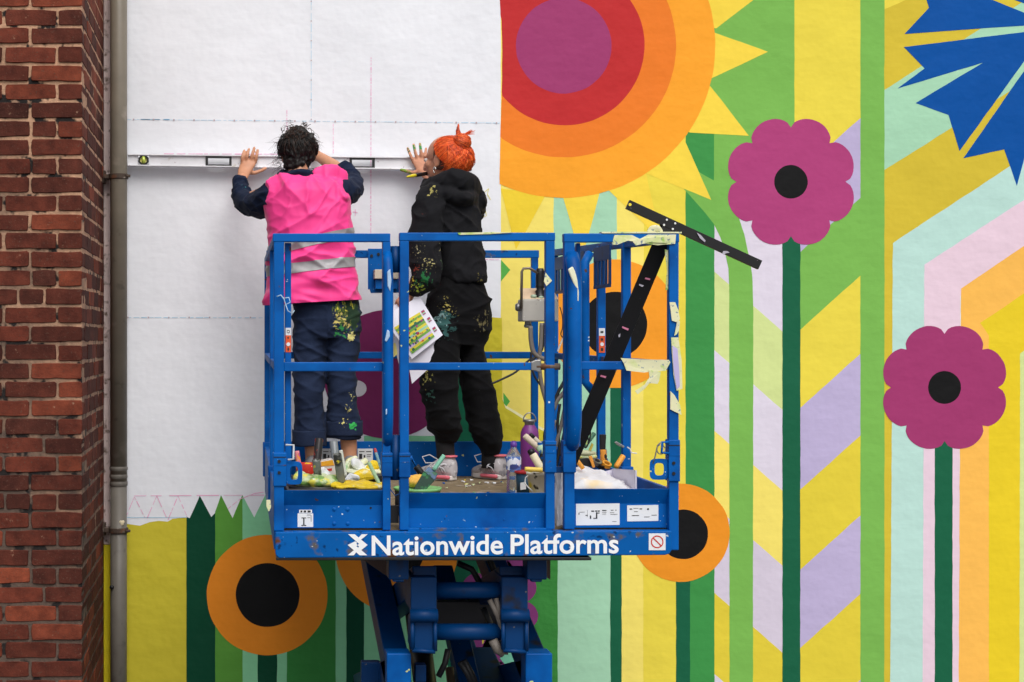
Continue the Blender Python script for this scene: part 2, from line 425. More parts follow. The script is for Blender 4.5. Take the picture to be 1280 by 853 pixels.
disc(768, 405, 80.5, 768, 406, 41, (250,160,44), 14, 'round orange painted flower behind the platform railing')
disc(850.5, 666, 61.5, 854, 668, 31, (240,150,40), 14, 'small round orange painted flower beside the platform corner')
# lower left stripes
paint('painted_stripe', (206,192,58), [(120,680),(130,678),(157,655),(175,657.5),(187,653.5),(198,651.5),(210,652),(216,648.5),(233.5,647),(233.5,BOT),(120,BOT)], 2, amp=.8, rel=1.6)
paint('painted_stripe', (12,70,48), [(233,646),(237,648),(249.7,620),(264.3,646.5),(269.5,641),(269.5,BOT),(233,BOT)], 3, amp=.3, rel=1.3)
paint('painted_stripe', (92,154,62), [(269,640),(276.2,619),(290.6,648),(303.2,618.5),(303.2,BOT),(269,BOT)], 4, amp=.3, rel=1.3)
zig = [(303,618.5)]
for i in range(6): zig += [(317.7+27.4*i, 647), (331.5+27.4*i, 619)]
paint('painted_stripe', (136,206,158), zig + [(zig[-1][0], BOT), (303,BOT)], 3, amp=.3, rel=1.3)
for x0, x1, c, y0 in ((322,346.3,(12,70,48),790),(358.7,419.6,(58,134,64),690),(433,455,(12,70,48),690)):
    paint('painted_stripe', c, rect(x0, y0, x1, BOT), 6, rel=1.3)
paint('painted_stripe', (136,206,158), rect(455,545,562,BOT), 4, rel=1.3)
paint('painted_stripe', (26,100,72), rect(560,470,600,BOT), 5, rel=1.3)
paint('painted_stripe', (62,140,64), rect(598,560,697,BOT), 6, rel=2.2)
disc(496, 690, 76, 496, 690, 34, (232,140,40), 9, 'round orange painted flower half hidden behind the scissor arms')
disc(334, 744, 75.5, 334.5, 744, 40, (232,140,40), 10, 'round orange painted flower low on the wall at the left')
hy = paint('painted_blossom', (132,60,118), circ(652, 735, 18.5, 30), 10, label='painted purple blossom of round petals behind the scissor arms')
for x, y in ((652,699),(654,770),(652,806),(652,842),(624,716),(624,752),(621,813),(624,846),(596,735),(596,770),(598,800)):
    paint('petal', (132,60,118), circ(x, y, 18.5, 30), 10, hy)
paint('petal_gap', (126,206,172), [(638,808),(651,823),(638,840),(625,823)], 11, hy); paint('petal_gap', c_yel2, [(600,788),(610,790),(603,806)], 11, hy)
# half finished middle: yellow ground, white undercoat, wine circle
paint('painted_patch', (212,198,56), [(596,400),(612,396.5),(627.5,397.5),(627.5,497),(633,509),(671,533),(693,546),(693,612),(560,612),(596,560)], 7, rel=2.4, amp=.8)
paint('painted_edge', (250,244,190), [(627,496),(633,507),(671,531),(693,544),(693,547),(671,534.5),(632,510)], 8)
paint('painted_leaf', (92,178,80), [(626.3,325),(637.8,337.5),(626.3,352)], 9, amp=.3); paint('painted_leaf', (92,178,80), [(629,491),(637.5,502),(633,508),(629.5,504)], 9, amp=.3)
wc = paint('painted_circle', (128,46,96), circ(485, 468, 80.5, 90), 17, label='wine coloured painted circle behind the two painters'); paint('bare_spot', (220,218,224), circ(447,486,11,24,ry=10), 18, wc)
# chalk and pencil setting-out lines
def line(name, rgb, a, b, wd=1.1, dash=None, layer=19):
    mb = MB(); a = V((*a,0)); b = V((*b,0)); L = (b-a).length; t = (b-a)/L; nrm = V((-t.y, t.x, 0))
    x = 0
    while x < L:
        seg = random.uniform(*dash) if dash else L
        p, q = a + t*x, a + t*min(x+seg, L); h = wd/2*random.uniform(.45,.9)
        mb.add([P(c.x, c.y, WY) + V((0,-.00012*layer,0)) for c in (p-nrm*h, q-nrm*h, q+nrm*h, p+nrm*h)], [(0,1,2,3)])
        x += seg + (random.uniform(.3, dash[0]) if dash else 0)
    return obj(name, mb, paint_mat(rgb, .6), wall, normals=False)
CHB = (178,214,234); CHP = (238,172,206)
line('chalk_line', CHB, (159,149.5), (626,154), .8, (3,9)); line('chalk_line', (110,176,216), (176,149.5), (212,149.8), 1.5, (8,18))
line('chalk_line', CHB, (389,-60), (389,152), .9, (4,11)); line('chalk_line', CHB, (159,397), (331,397.5), 1.0, (4,10)); line('chalk_line', CHB, (157,647), (234,647), .9)
line('chalk_line', CHP, (463.8,72), (463.5,292), 1.2, (2,5)); line('chalk_line', CHP, (358.6,138), (358.6,190), 1.0, (2,6)); line('chalk_line', CHP, (416.5,155), (416.5,192), 1.0, (2,5))
line('chalk_line', CHP, (205,192.5), (352,193), 1.2, (4,14)); line('chalk_line', CHP, (168,620), (337,619), 1.1, (10,30)); line('chalk_line', CHP, (590,324), (626,325), 1.0, (4,8))
for a, b in (((157,648),(168,621)),((168,621),(181,647)),((184,648),(196,620)),((196,620),(208,647)),((210,650),(222.5,620)),((222.5,620),(234,646)),((285,636),(300,624)),((300,624),(318,617)),((318,617),(332,615))):
    line('chalk_line', CHP, a, b, 1.1, (4,12))
dm = MB()
for i in range(19):
    x = 167 + 25.2*i; y = 149.5 + (x-159)*.0096
    c = P(x, y, WY); dm.box(c + V((-.004,-.0030,-.004)), c + V((.004,-.0024,.004)))
for i in range(7):
    c = P(160+25.5*i, 397, WY); dm.box(c + V((-.0035,-.0030,-.0035)), c + V((.0035,-.0024,.0035)))
for i in range(7):
    c = P(389, 2+24.6*i, WY); dm.box(c + V((-.003,-.0030,-.003)), c + V((.003,-.0024,.003)))
obj('pencil_mark', dm, simple('pencil', C(196,176,180), .8), wall)
for pts in ([(606,240),(611,236),(609,243),(613,250)], [(602,272),(607,264),(608,270),(603,272)], [(441,265),(447,266)], [(444,262),(444,270)]):
    for a, b in zip(pts[:-1], pts[1:]): line('chalk_line', (226,214,120) if pts[0][0] > 500 else CHP, a, b, 1.2)

# brick pier
BF, BX = 7.23, (102.5-CX)*7.23/F
pier_mb = MB(); pier_mb.box((-3.2, BF+.007, 0), (BX-.0015, WY-.002, 5.4))
MORTAR, mt_, mb_ = nodes('lime_mortar'); mb_.inputs['Roughness'].default_value = .95
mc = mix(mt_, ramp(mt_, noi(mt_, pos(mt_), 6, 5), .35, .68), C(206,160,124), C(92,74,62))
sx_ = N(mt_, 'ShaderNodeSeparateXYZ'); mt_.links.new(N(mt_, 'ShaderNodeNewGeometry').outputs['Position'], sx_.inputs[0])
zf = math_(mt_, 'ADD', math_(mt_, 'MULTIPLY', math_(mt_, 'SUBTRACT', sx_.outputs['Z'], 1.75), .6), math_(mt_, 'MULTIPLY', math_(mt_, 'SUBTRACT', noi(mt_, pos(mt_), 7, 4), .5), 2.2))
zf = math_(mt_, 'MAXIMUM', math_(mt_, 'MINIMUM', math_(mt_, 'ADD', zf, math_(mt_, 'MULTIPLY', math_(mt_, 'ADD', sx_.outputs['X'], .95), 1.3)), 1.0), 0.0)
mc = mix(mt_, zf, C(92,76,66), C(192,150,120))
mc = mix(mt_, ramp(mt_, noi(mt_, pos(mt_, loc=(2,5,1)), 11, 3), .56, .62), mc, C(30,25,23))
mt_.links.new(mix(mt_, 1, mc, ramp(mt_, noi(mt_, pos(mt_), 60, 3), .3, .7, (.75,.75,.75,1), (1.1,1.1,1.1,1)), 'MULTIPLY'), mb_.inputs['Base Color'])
bump(mt_, mb_, noi(mt_, pos(mt_), 70, 5), .8, .006)
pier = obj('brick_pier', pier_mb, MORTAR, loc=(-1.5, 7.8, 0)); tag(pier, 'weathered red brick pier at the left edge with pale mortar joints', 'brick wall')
BRICK, t, b = nodes('red_brick'); b.inputs['Roughness'].default_value = .9; b.inputs['Specular IOR Level'].default_value = .2
oi = N(t, 'ShaderNodeObjectInfo')
cr = N(t, 'ShaderNodeValToRGB'); cr.color_ramp.elements[0].color = C(76,42,35); cr.color_ramp.elements[1].color = C(136,70,50)
e = cr.color_ramp.elements.new(.45); e.color = C(93,48,38); e = cr.color_ramp.elements.new(.75); e.color = C(110,55,42)
t.links.new(oi.outputs['Random'], cr.inputs[0])
c = mix(t, 1, cr.outputs[0], ramp(t, noi(t, pos(t), 14, 6, .65), .3, .72, (.5,.48,.5,1), (1.28,1.22,1.14,1)), 'MULTIPLY')
c = mix(t, ramp(t, noi(t, pos(t), 120, 3), .62, .7), c, C(96,70,58))
c = mix(t, ramp(t, noi(t, pos(t, loc=(3,1,2)), 24, 5, .7), .66, .76), c, C(176,140,116))
c = mix(t, 1, c, ramp(t, noi(t, pos(t), 2.2, 4, .6), .35, .65, (.72,.7,.7,1), (1.08,1.05,1.02,1)), 'MULTIPLY')
t.links.new(c, b.inputs['Base Color'])
p1 = bump(t, b, noi(t, pos(t), 130, 5, .7), .7, .003); bump(t, b, noi(t, pos(t), 30, 4), .5, .006, p1)
brick_meshes = {}
def brick_mesh(L, Dp, H, var):
    k = (round(L,2), round(Dp,2), var)
    if k in brick_meshes: return brick_meshes[k]
    rr = random.Random(var*17+int(L*1000)+int(Dp*77))
    def outline(a, b, q):           # uneven rounded rectangle
        pts = []; c = .006
        for (x0,y0),(x1,y1),n in (((-a+c,-b),(a-c,-b),max(2,int(a*40))),((a,-b+c),(a,b-c),2),((a-c,b),(-a+c,b),max(2,int(a*40))),((-a,b-c),(-a,-b+c),2)):
            for i in range(n+1): pts.append((x0+(x1-x0)*i/n+rr.uniform(-1,1)*q, y0+(y1-y0)*i/n+rr.uniform(-1,1)*q))
        return pts
    m_ = MB(); front = Dp > .15 or L > .1 or True
    if var < 8:    # seen on the front: outline in x,z
        pl = outline(L/2, H/2, .0026); n = len(pl)
        vs = [(x*.975, -Dp/2+rr.uniform(-.0012,.0012), z*.94) for x, z in pl] + [(x, -Dp/2+.0045, z) for x, z in pl] + [(x, Dp/2, z) for x, z in pl]
    else:          # seen on the return: outline in y,z
        pl = outline(Dp/2, H/2, .0022); n = len(pl)
        vs = [(L/2+rr.uniform(-.001,.001), y*.98, z*.95) for y, z in pl] + [(L/2-.003, y, z) for y, z in pl] + [(-L/2, y, z) for y, z in pl]
    fs = [tuple(range(n))] + [(r_*n+i, r_*n+(i+1)%n, (r_+1)*n+(i+1)%n, (r_+1)*n+i) for r_ in (0,1) for i in range(n)]
    me = bpy.data.meshes.new('brick'); me.from_pydata(vs, [], fs); bm = bmesh.new(); bm.from_mesh(me); bmesh.ops.recalc_face_normals(bm, faces=bm.faces); bm.to_mesh(me); bm.free(); me.materials.append(BRICK)
    brick_meshes[k] = me; return me
PITCH = 23.29*BF/F; nb = 0; extra = MB(); BH = .069
def put_brick(c, L, Dp, seen, ret=False):
    global nb
    if seen and nb < 299:
        o = bpy.data.objects.new('brick', brick_mesh(L, Dp, BH, random.randrange(6) + (8 if ret else 0))); COL.objects.link(o); o.parent = pier
        o.location = V(c) - pier.location
        o.rotation_euler = (random.uniform(-.012,.012), random.uniform(-.006,.006), random.uniform(-.006,.006)); nb += 1
    else: extra.box(V(c)-V((L/2,Dp/2,BH/2)), V(c)+V((L/2,Dp/2,BH/2)))
ST, HD, J = .230, .106, .012
z0 = CZ - (10-CY)*BF/F          # the joint 10 px below the top of the photo
for k in range(-12, 47):
    zc = z0 - (k+.5)*PITCH; seen = -1 <= k <= 36
    if zc < .04: break
    odd = k % 2
    first = ST if odd else HD                   # width of the corner brick on the front
    side = HD if odd else ST                    # its depth on the return
    if random.random() < .12 and odd: first = .165
    jz = random.uniform(-.0015, .0015)
    put_brick((BX - first/2, BF + side/2 + random.uniform(-.002,.002), zc+jz), first, side, seen)
    x = BX - first - J; i = 0
    while x > (-1.35 if seen else -1.3):
        L = ST if random.random() < .8 else HD
        put_brick((x - L/2, BF + .055 + random.uniform(-.004,.004), zc + random.uniform(-.0025,.0025)), L*random.uniform(.985,1.0), .11, seen and x > -1.12)
        x -= L + J*random.uniform(.8,1.3)
    y = BF + side + J
    while y < WY - .03:
        L = min(ST, WY - .006 - y)
        put_brick((BX - .055 + random.uniform(-.001,.0025), y + L/2, zc + random.uniform(-.002,.002)), .11, L, seen, True)
        y += L + J
o = obj('brick', extra, BRICK, pier); o['kind'] = 'stuff'

# the pale vertical fillet and the drainpipe
fil = MB(); fil.box((BX+.0, WY-.035, 2.4+(CY-680)*WY/F), (BX+.035, WY-.001, 5.3), 0); fil.box((BX, WY-.035, 0), (BX+.035, WY-.001, 2.4+(CY-680)*WY/F-.001), 1)
obj('render_fillet', fil, [speckled('dirty_render', C(214,196,192), .9, [(C(110,90,80), 25, .55, .7)], bmp=.6), paint_mat((214,196,40), 1.6)], wall, bevel=.006)
PIPE = speckled('grey_brown_pipe_paint', C(126,118,104), .45, [(C(160,150,138), 8, .62, .8), (C(94,86,76), 13, .66, .8)])
PIPE_G = speckled('weathered_grey_pipe', C(108,103,95), .5, [(C(90,86,80), 18, .55, .7)])
px_, py_ = (148.3-CX)*8.30/F, 8.30
pipe = thing('drainpipe', (px_, py_, 0), 'grey brown round drainpipe running up beside the brick pier', 'drainpipe')
zj = CZ - (605-CY)*8.3/F
obj('pipe_shaft', MB().tube([(px_,py_,zj),(px_,py_,5.5)], .0445, 28), PIPE, pipe, smooth=True)
obj('pipe_shaft', MB().tube([(px_,py_,.02),(px_,py_,zj)], .043, 28), PIPE_G, pipe, smooth=True)
sk = MB(); zt = CZ - (577-CY)*8.3/F
sk.lathe((px_,py_,zj-.012), [(.0435,0),(.047,.004),(.047,.02),(.0435,.028),(.0435,.04),(.047,.046),(.047,.058),(.0435,.064),(.0435,.08),(.0475,.086),(.0475,.098),(.044,.104),(.044,zt-zj+.012)], 28)
obj('pipe_socket', sk, PIPE_G, pipe, smooth=True)
RUST = speckled('rusty_iron', C(72,58,48), .7, [(C(150,140,128), 26, .6, .72), (C(110,66,40), 18, .55, .68)])
for yy in (221, 663):
    z = CZ - (yy-CY)*8.3/F
    br = MB(); br.lathe((px_,py_,z-.014), [(.047,0),(.051,.002),(.051,.026),(.047,.028)], 28)
    br.box((px_-.075, py_-.008, z-.01), (px_-.046, WY-.001, z+.012)); br.box((px_-.1, py_+.02, z-.03), (px_-.07, WY-.001, z+.035))
    br.tube([(px_+.04,py_-.04,z),(px_+.062,py_-.03,z)], .008, 8)
    obj('pipe_bracket', br, RUST, pipe, bevel=.002)
z = CZ - (733-CY)*8.3/F
obj('pipe_bolt', MB().lathe((px_-.03,py_-.03,z), [(.012,0),(.012,.01),(.007,.016)], 10, axis=(-.5,-1,0)), BLACK, pipe)
z = CZ - (653-CY)*8.3/F
sp = MB(); sp.ell((px_+.02, py_-.039, z), (.011,.003,.013), 12, 8); sp.ell((px_+.013, py_-.0405, z+.006), (.008,.003,.008), 10, 8); sp.ell((px_+.026, py_-.036, z+.006), (.008,.003,.008), 10, 8)
obj('paint_drip', sp, simple('cream_paint', C(230,215,180), .5), pipe, smooth=True)

# ------------------------------------------------------------------ scissor lift
FY = 5.80                                    # front plane of the platform
def fx(px, Y=FY): return (px-CX)*Y/F
def fz(py, Y=FY): return CZ - (py-CY)*Y/F
XL, XR, RY = .122, 1.590, 8.0
DZ = 1.70                                    # top of the deck
lift = thing('scissor_lift', (.856, 6.9, 0), 'blue scissor lift whose railed platform carries the two painters', 'scissor lift')
def L(name, mb, mat=None, bevel=.003, parent=None, **k): return obj(name, mb, mat or BLUE, parent or lift, bevel=bevel, **k)
def fbox(x0, x1, y0, y1, Ya, Yb): return MB().box((fx(x0), Ya, fz(y1)), (fx(x1), Yb, fz(y0)))
DECK = speckled('dirty_deck_board', C(126,110,84), .85, [(C(170,158,146), 12, .6, .75), (C(78,64,54), 16, .58, .7), (C(215,212,205), 22, .72, .75)], bmp=.4)
L('deck', MB().box((XL+.03, FY+.06, DZ-.03), (XR-.03, RY-.02, DZ)), DECK, 0)
L('deck_frame', MB().box((XL+.02, FY+.06, 1.60), (XR-.02, RY-.02, DZ-.031)), BLUE_WORN)
# chassis beam with rounded lower corners
pl = []
for (x, y, a0) in ((344,664,None),(344,690,90),(838,688,0),(838,662.5,None)):
    pl.append((x, y))
poly = [(344,664.5),(344,691),(345.5,694.5),(349,697),(830,693.2),(835,691.5),(838,687),(838,663)]
L('chassis_beam', MB().prism([V((fx(x), FY-.02, fz(y))) for x, y in poly], (0,.05,0)), BLUE_WORN, .004)
L('beam_lip', MB().box((fx(345), FY-.017, fz(700)), (fx(738), FY+.06, fz(696.2))), BLACK, .002)
# front toe boards: a lip that leans in over a flat panel
def toe(x0, x1, yt, ym, yb, name='toe_board', mat=None, Y=FY):
    prof = [(Y+.004, fz(yt)), (Y+.036, fz(ym)), (Y+.036, fz(yb)), (Y+.042, fz(yb)), (Y+.042, fz(ym)), (Y+.012, fz(yt))]
    return L(name, MB().prism([V((fx(x0), y, z)) for y, z in prof], (fx(x1)-fx(x0),0,0)), mat, .0015)
tb1 = toe(354, 481, 613.5, 633, 662); tb2 = toe(510, 683, 616.5, 637, 663); tb3 = toe(718, 838, 611.5, 631, 661.5)
L('toe_rail', MB().box((fx(510), FY+.002, fz(665)), (fx(690), FY+.034, fz(660.5))), BLUE_WORN, .002)
for x, y in ((418.5,638),(435.5,638),(418.5,656),(435.5,656)):
    L('rivet', MB().lathe((fx(x), FY+.036, fz(y)), [(.0075,0),(.007,.003),(.003,.005)], 12, axis=(0,-1,0)), BLUE, 0, tb1)
L('bolt_hole', MB().lathe((fx(464.5), FY+.036, fz(636.5)), [(.004,0),(.004,.0015)], 10, axis=(0,-1,0)), BLACK, 0, tb1)
for x, y in ((558,649),(632,651)): L('rivet', MB().lathe((fx(x), FY+.036, fz(y)), [(.004,0),(.003,.002)], 10, axis=(0,-1,0)), BLUE, 0, tb2)
# posts and rails at the front, seen face on
def post(x0, x1, y0, y1, Ya=FY, dp=.034, name='post', mat=None): return L(name, fbox(x0, x1, y0, y1, Ya, Ya+dp), mat)
def rail(x0, x1, y0, y1, Ya=FY, dp=.034, name='top_rail', mat=None): return L(name, fbox(x0, x1, y0, y1, Ya, Ya+dp), mat)
rail(341, 488, 292, 302.5, FY-.002, .038); rail(499.5, 694, 291, 301.3, FY-.002, .038); rail(705, 849, 292, 303, FY-.002, .038)
rail(355, 478.5, 453, 464.5, FY+.003, .028, 'mid_rail'); rail(511, 671, 453.5, 463, FY+.003, .028, 'mid_rail'); rail(722, 836, 452, 462.5, FY+.003, .028, 'mid_rail')
post(342.3, 355.2, 302, 664); post(478.4, 488.3, 302, 663); post(499.8, 511.3, 301, 663); post(682.3, 693.6, 301, 662)
post(705.5, 718.5, 302, 662); post(836.5, 848.6, 302, 688)
post(356.5, 364.5, 303, 606, FY+.04, .03); post(724, 729, 303, 560, FY+.045, .03)
# mid rail end plate and its hinge bolts
L('rail_end_bracket', MB().prism([V((fx(x), FY-.001, fz(y))) for x, y in ((664,453),(671,450),(676,450),(676,466),(669,463.5),(664,463))], (0,.03,0)), STEEL, .002)
L('latch_pin', MB().tube([P(670,458.5,FY+.01), P(700,458.5,FY+.01)], .012, 12), speckled('rusty_steel', C(120,105,92), .6, [(C(100,64,42), 30, .5, .62)], metal=.3), 0, smooth=True)
# bulging round grab handles on two posts
for x0, x1, yt, yb in ((478,490.5,326,549),(706,724.5,328,553)):
    xm = fx((x0+x1)/2); r = (fx(x1)-fx(x0))/2*.98
    pts = [(xm, FY+.012, fz(yt-8)), (xm, FY-.012, fz(yt+1)), (xm, FY-.034, fz(yt+16)), (xm, FY-.04, fz(yt+34)), (xm, FY-.04, fz(yb-40)), (xm, FY-.034, fz(yb-20)), (xm, FY-.012, fz(yb-4)), (xm, FY+.012, fz(yb+5))]
    h = L('grab_handle', MB().tube(pts, r, 18), BLUE, 0, smooth=True)
    drip = simple('dried_cream_paint', C(226,226,196), .55)
    if x0 > 700:
        dp = MB()
        dp.prism([P(x, y, FY-.0655) for x, y in ((710,337),(716,333),(719,339),(722,350),(724,366),(723.5,378),(720.5,377),(720.5,362),(716,352))], (0,.012,0)); L('paint_drip', dp, drip, .004, h)
    else:
        dp = MB()
        for q in (((484,340),(488,336),(489.5,350),(488,365),(484.5,358)),): dp.prism([P(x, y, FY-.0605) for x, y in q], (0,.008,0))
        for q in (((484,412),(487,414),(487.5,421),(483,428),(481,426)),((482,512),(484,511),(484,518),(482,519))): dp.prism([P(x, y, FY-.0605) for x, y in q], (0,.006,0))
        L('paint_drip', dp, simple('pale_blue_scuff', C(168,196,226), .4), .003, h)
# sockets the posts plug into, with pins
for x0, x1, y0, y1 in ((341.5,358,566,608),(477.2,490.6,566,596),(498.8,513,566,597),(681,695.3,551,591),(703.8,719.8,551,591),(835.3,849.8,550,602)):
    s_ = L('post_socket', fbox(x0, x1, y0, y1, FY-.006, FY+.044), BLUE, .003)
    for yy in (.12, .36): L('seam', fbox(x0+.3, x1-.3, y0+(y1-y0)*yy, y0+(y1-y0)*yy+1, FY-.0075, FY+.01), BLACK if yy < .2 else BLUE_WORN, 0, s_)
for x, y in ((349,577),(349,591),(842,579),(842,592)): L('socket_bolt', MB().lathe(P(x,y,FY-.006), [(.006,0),(.006,.004)], 10, axis=(0,-1,0)), BLACK, 0)
def lock_plate(x0, x1, y0, y1):
    cx, cy = (x0+x1)/2, (y0+y1)/2; rx, ry = (x1-x0)/2, (y1-y0)/2
    mb = MB(); n = 32; pa, pb = [], []
    for k in range(n):
        q = 2*math.pi*k/n; c_, s_ = math.cos(q), math.sin(q)
        e = lambda a, pw: math.copysign(abs(a)**pw, a)
        pa.append((cx+rx*e(c_,.45), cy+ry*e(s_,.45))); pb.append((cx+rx*.48*e(c_,.6), cy+ry*.58*e(s_,.6)))
    vs = [P(x,y,Y) for Y in (FY+.006, FY+.014) for x, y in pa+pb]; N2 = 2*n
    fs = []
    for k in range(n):
        j = (k+1) % n
        fs += [(k, j, n+j, n+k), (N2+k, N2+n+k, N2+n+j, N2+j), (k, N2+k, N2+j, j), (n+k, n+j, N2+n+j, N2+n+k)]
    mb.add(vs, fs); return L('lock_plate', mb, BLUE, .001)
lock_plate(357, 378, 577, 606); lock_plate(812, 836, 573.5, 600)
wire = MB(); wire.tube([P(x,y,FY-.01) for x, y in ((833,553),(826,553),(822,557),(820,566),(818,574),(816,580))], .0025, 6); wire.tube([P(832+5*math.cos(q*.5)-6, 562+6*math.sin(q*.5), FY-.008) for q in range(13)], .002, 6)
L('pin_lanyard', wire, STEEL, 0, smooth=True)
L('lock_pin', MB().tube([P(x,y,FY-.012) for x, y in ((836,553),(828,553),(827,566),(836,567))], .005, 8), BLUE, 0, smooth=True)
wire = MB(); wire.tube([P(x,y,FY-.012) for x, y in ((346,371),(351,369),(355,374),(357,381),(363,378),(361,372),(355,373))], .0022, 6); wire.tube([P(x,y,FY-.012) for x, y in ((357,381),(360,389),(366,392),(368,388))], .002, 6)
L('pin_lanyard', wire, simple('pale_cord', C(170,200,220), .6), 0, smooth=True)
wire = MB(); wire.tube([P(x,y,FY-.01) for x, y in ((488,612),(494,620),(500,617),(499,600))], .0022, 6)
L('pin_lanyard', wire, BLUE_SHADED, 0, smooth=True)
L('lock_pin', MB().tube([P(x,y,FY-.008) for x, y in ((357,556.5),(367,556.5),(367,574),(360,575))], .004, 8), simple('bare_white_metal', C(205,210,215), .4), 0, smooth=True)
# hinge stack and dark slot between left panel and gate
L('hinge', MB().tube([P(494,308,FY+.03), P(494,341,FY+.03)], .017, 14), BLUE_SHADED, 0, smooth=True)
L('hinge', MB().tube([P(494,544,FY+.03), P(494,600,FY+.03)], .019, 14), BLUE_SHADED, 0, smooth=True)
L('hinge_plate', fbox(488, 500, 311, 339, FY+.03, FY+.036), BLUE, .001)
L('slot_cover', fbox(489.5, 500, 634, 656, FY+.05, FY+.06), BLACK, .001)
L('gate_link', fbox(693, 706, 584, 592, FY+.02, FY+.03), BLUE_SHADED, .001)
# left side, running away from the camera
def side(name, X, w_, z0_, z1_, h, ya=FY+.034, yb=RY, mat=None): return L(name, MB().beam((X, ya, z0_), (X, yb, z1_), w_, h), mat)
side('top_rail', XL+.017, .034, fz(297), 2.775, .03, mat=BLUE_WORN); side('mid_rail', XL+.017, .03, fz(458.5), 2.30, .03, mat=BLUE_WORN)
side('top_rail', XR-.017, .034, fz(297.5), 2.815, .032, mat=BLUE_WORN); side('mid_rail', XR-.017, .03, fz(457), 2.30, .03, mat=BLUE_WORN)
L('toe_board', MB().box((XL+.002, FY+.04, DZ-.08), (XL+.022, RY, DZ+.15))); L('toe_board', MB().box((XR-.02, FY+.045, DZ-.08), (XR-.003, RY, DZ+.14)))
for X, Y, zt in ((XL+.017, RY-.02, 2.77), (XL+.017, 6.55, 2.76), (XR-.022, 6.50, 2.78), (XR-.022, 6.95, 2.79), (XR-.022, 7.5, 2.80), (XR-.022, RY-.02, 2.81)):
    p_ = L('post', MB().box((X-.017, Y-.017, DZ-.02), (X+.017, Y+.017, zt)))
    L('post_socket', MB().box((X-.025, Y-.026, DZ), (X+.025, Y+.026, DZ+.17)), BLUE, .003, p_)
L('grab_handle', MB().tube([(XR-.06, 7.0, 2.76), (XR-.085, 6.98, 2.72), (XR-.085, 6.98, 2.62), (XR-.085, 6.98, 2.2), (XR-.05, 6.98, 2.16)], .02, 14), BLUE, 0, smooth=True)
# slotted fold-down brackets hanging from the right side rail
for ya, yb in ((6.56, 6.86), (7.05, 7.85)):
    cb = MB(); cb.box((XR-.075, ya, 2.715), (XR-.068, yb, 2.775)); cb.box((XR-.075, ya, 2.60), (XR-.068, yb, 2.615))
    n = max(4, int((yb-ya)/.07))
    for k in range(n+1):
        y = ya + (yb-ya-.03)*k/n; cb.box((XR-.074, y, 2.61), (XR-.067, y+.03, 2.72))
    L('slotted_bracket', cb, BLUE_SHADED, .001)
# rear guard rail and toe board
def rbox(x0, x1, y0, y1, Ya=RY-.03, dp=.034): return MB().box((fx(x0,Ya), Ya, fz(y1,Ya)), (fx(x1,Ya), Ya+dp, fz(y0,Ya)))
L('top_rail', rbox(333, 674, 313, 322.5), BLUE_WORN); L('mid_rail', rbox(333, 664, 440, 448.5))
L('mid_rail', rbox(672, 696, 440, 448.5)); L('post', rbox(664.5, 673, 313, 590, RY-.028, .03)); L('post', rbox(499, 507, 322, 592, RY-.026, .03))
L('top_rail', rbox(673, 697, 362, 370, RY-.03, .03)); L('toe_board', rbox(331, 697, 552, 596, RY+.002, .012))
st = L('sticker', rbox(464, 526, 0, 1) if False else MB().box((fx(461,RY), RY-.002, fz(580,RY)), (fx(466,RY), RY, fz(562,RY))), PLATE, 0)
for x0, x1 in ((402, 421), (447, 466)):
    st = L('sticker', MB().box((fx(x0,RY), RY-.003, fz(577,RY)), (fx(x1,RY), RY+.001, fz(561,RY))), PLATE, 0)
    mk = MB()
    for a, b_, c_, d_ in ((.1,.45,.2,.26),(.55,.9,.2,.26),(.1,.3,.4,.8),(.4,.5,.5,.7),(.6,.9,.45,.5),(.6,.85,.6,.64)):
        mk.box((fx(x0+(x1-x0)*a,RY), RY-.0045, fz(561+16*d_,RY)), (fx(x0+(x1-x0)*b_,RY), RY-.003, fz(561+16*c_,RY)))
    L('sticker_mark', mk, INK, 0, st)
# stickers on the front: small diagrams, a prohibition sign and post labels
def sticker(x0, y0, x1, y1, mat, marks, Y, name='sticker', skew=0):
    pts = [P(x, y, Y-.0015) for x, y in ((x0,y0),(x1,y0-skew),(x1,y1-skew),(x0,y1))]
    s_ = L(name, MB().prism(pts, (0,.002,0)), mat, 0)
    if marks:
        mk = MB()
        for a, b_, c_, d_ in marks:
            X0, X1 = x0+(x1-x0)*a, x0+(x1-x0)*c_; Y0, Y1 = y0+(y1-y0)*b_, y0+(y1-y0)*d_
            mk.prism([P(x, y, Y-.0025) for x, y in ((X0,Y0-skew*a),(X1,Y0-skew*c_),(X1,Y1-skew*c_),(X0,Y1-skew*a))], (0,.0009,0))
        L('sticker_mark', mk, INK, 0, s_)
    return s_
PY = FY+.036
sticker(372, 642, 391.5, 659, PLATE, [(.25,.3,.55,.36),(.36,.3,.44,.9),(.25,.85,.36,.92),(.44,.85,.55,.92),(.6,.1,.85,.13),(.62,.3,.8,.33),(.85,.13,.88,.6)], PY)
sticker(374, 637.5, 390, 641.5, WHITEV, [(.1,.2,.25,.8),(.35,.2,.55,.8),(.65,.2,.9,.8)], PY)
sticker(720, 630, 774.5, 657, PLATE, [(.35,.32,.42,.37),(.44,.32,.49,.37),(.5,.32,.55,.37),(.6,.3,.7,.34),(.8,.3,.86,.33),(.9,.3,.93,.33),(.6,.4,.7,.415),(.78,.42,.88,.435),(.6,.48,.69,.495),(.79,.5,.95,.515),(.22,.52,.27,.56),(.32,.55,.35,.7),(.46,.4,.49,.7),(.4,.66,.46,.7),(.49,.42,.54,.46),(.08,.38,.2,.395),(.06,.42,.08,.5),(.26,.3,.265,.62),(.83,.83,.93,.845)], PY, skew=-.6 if False else .6)
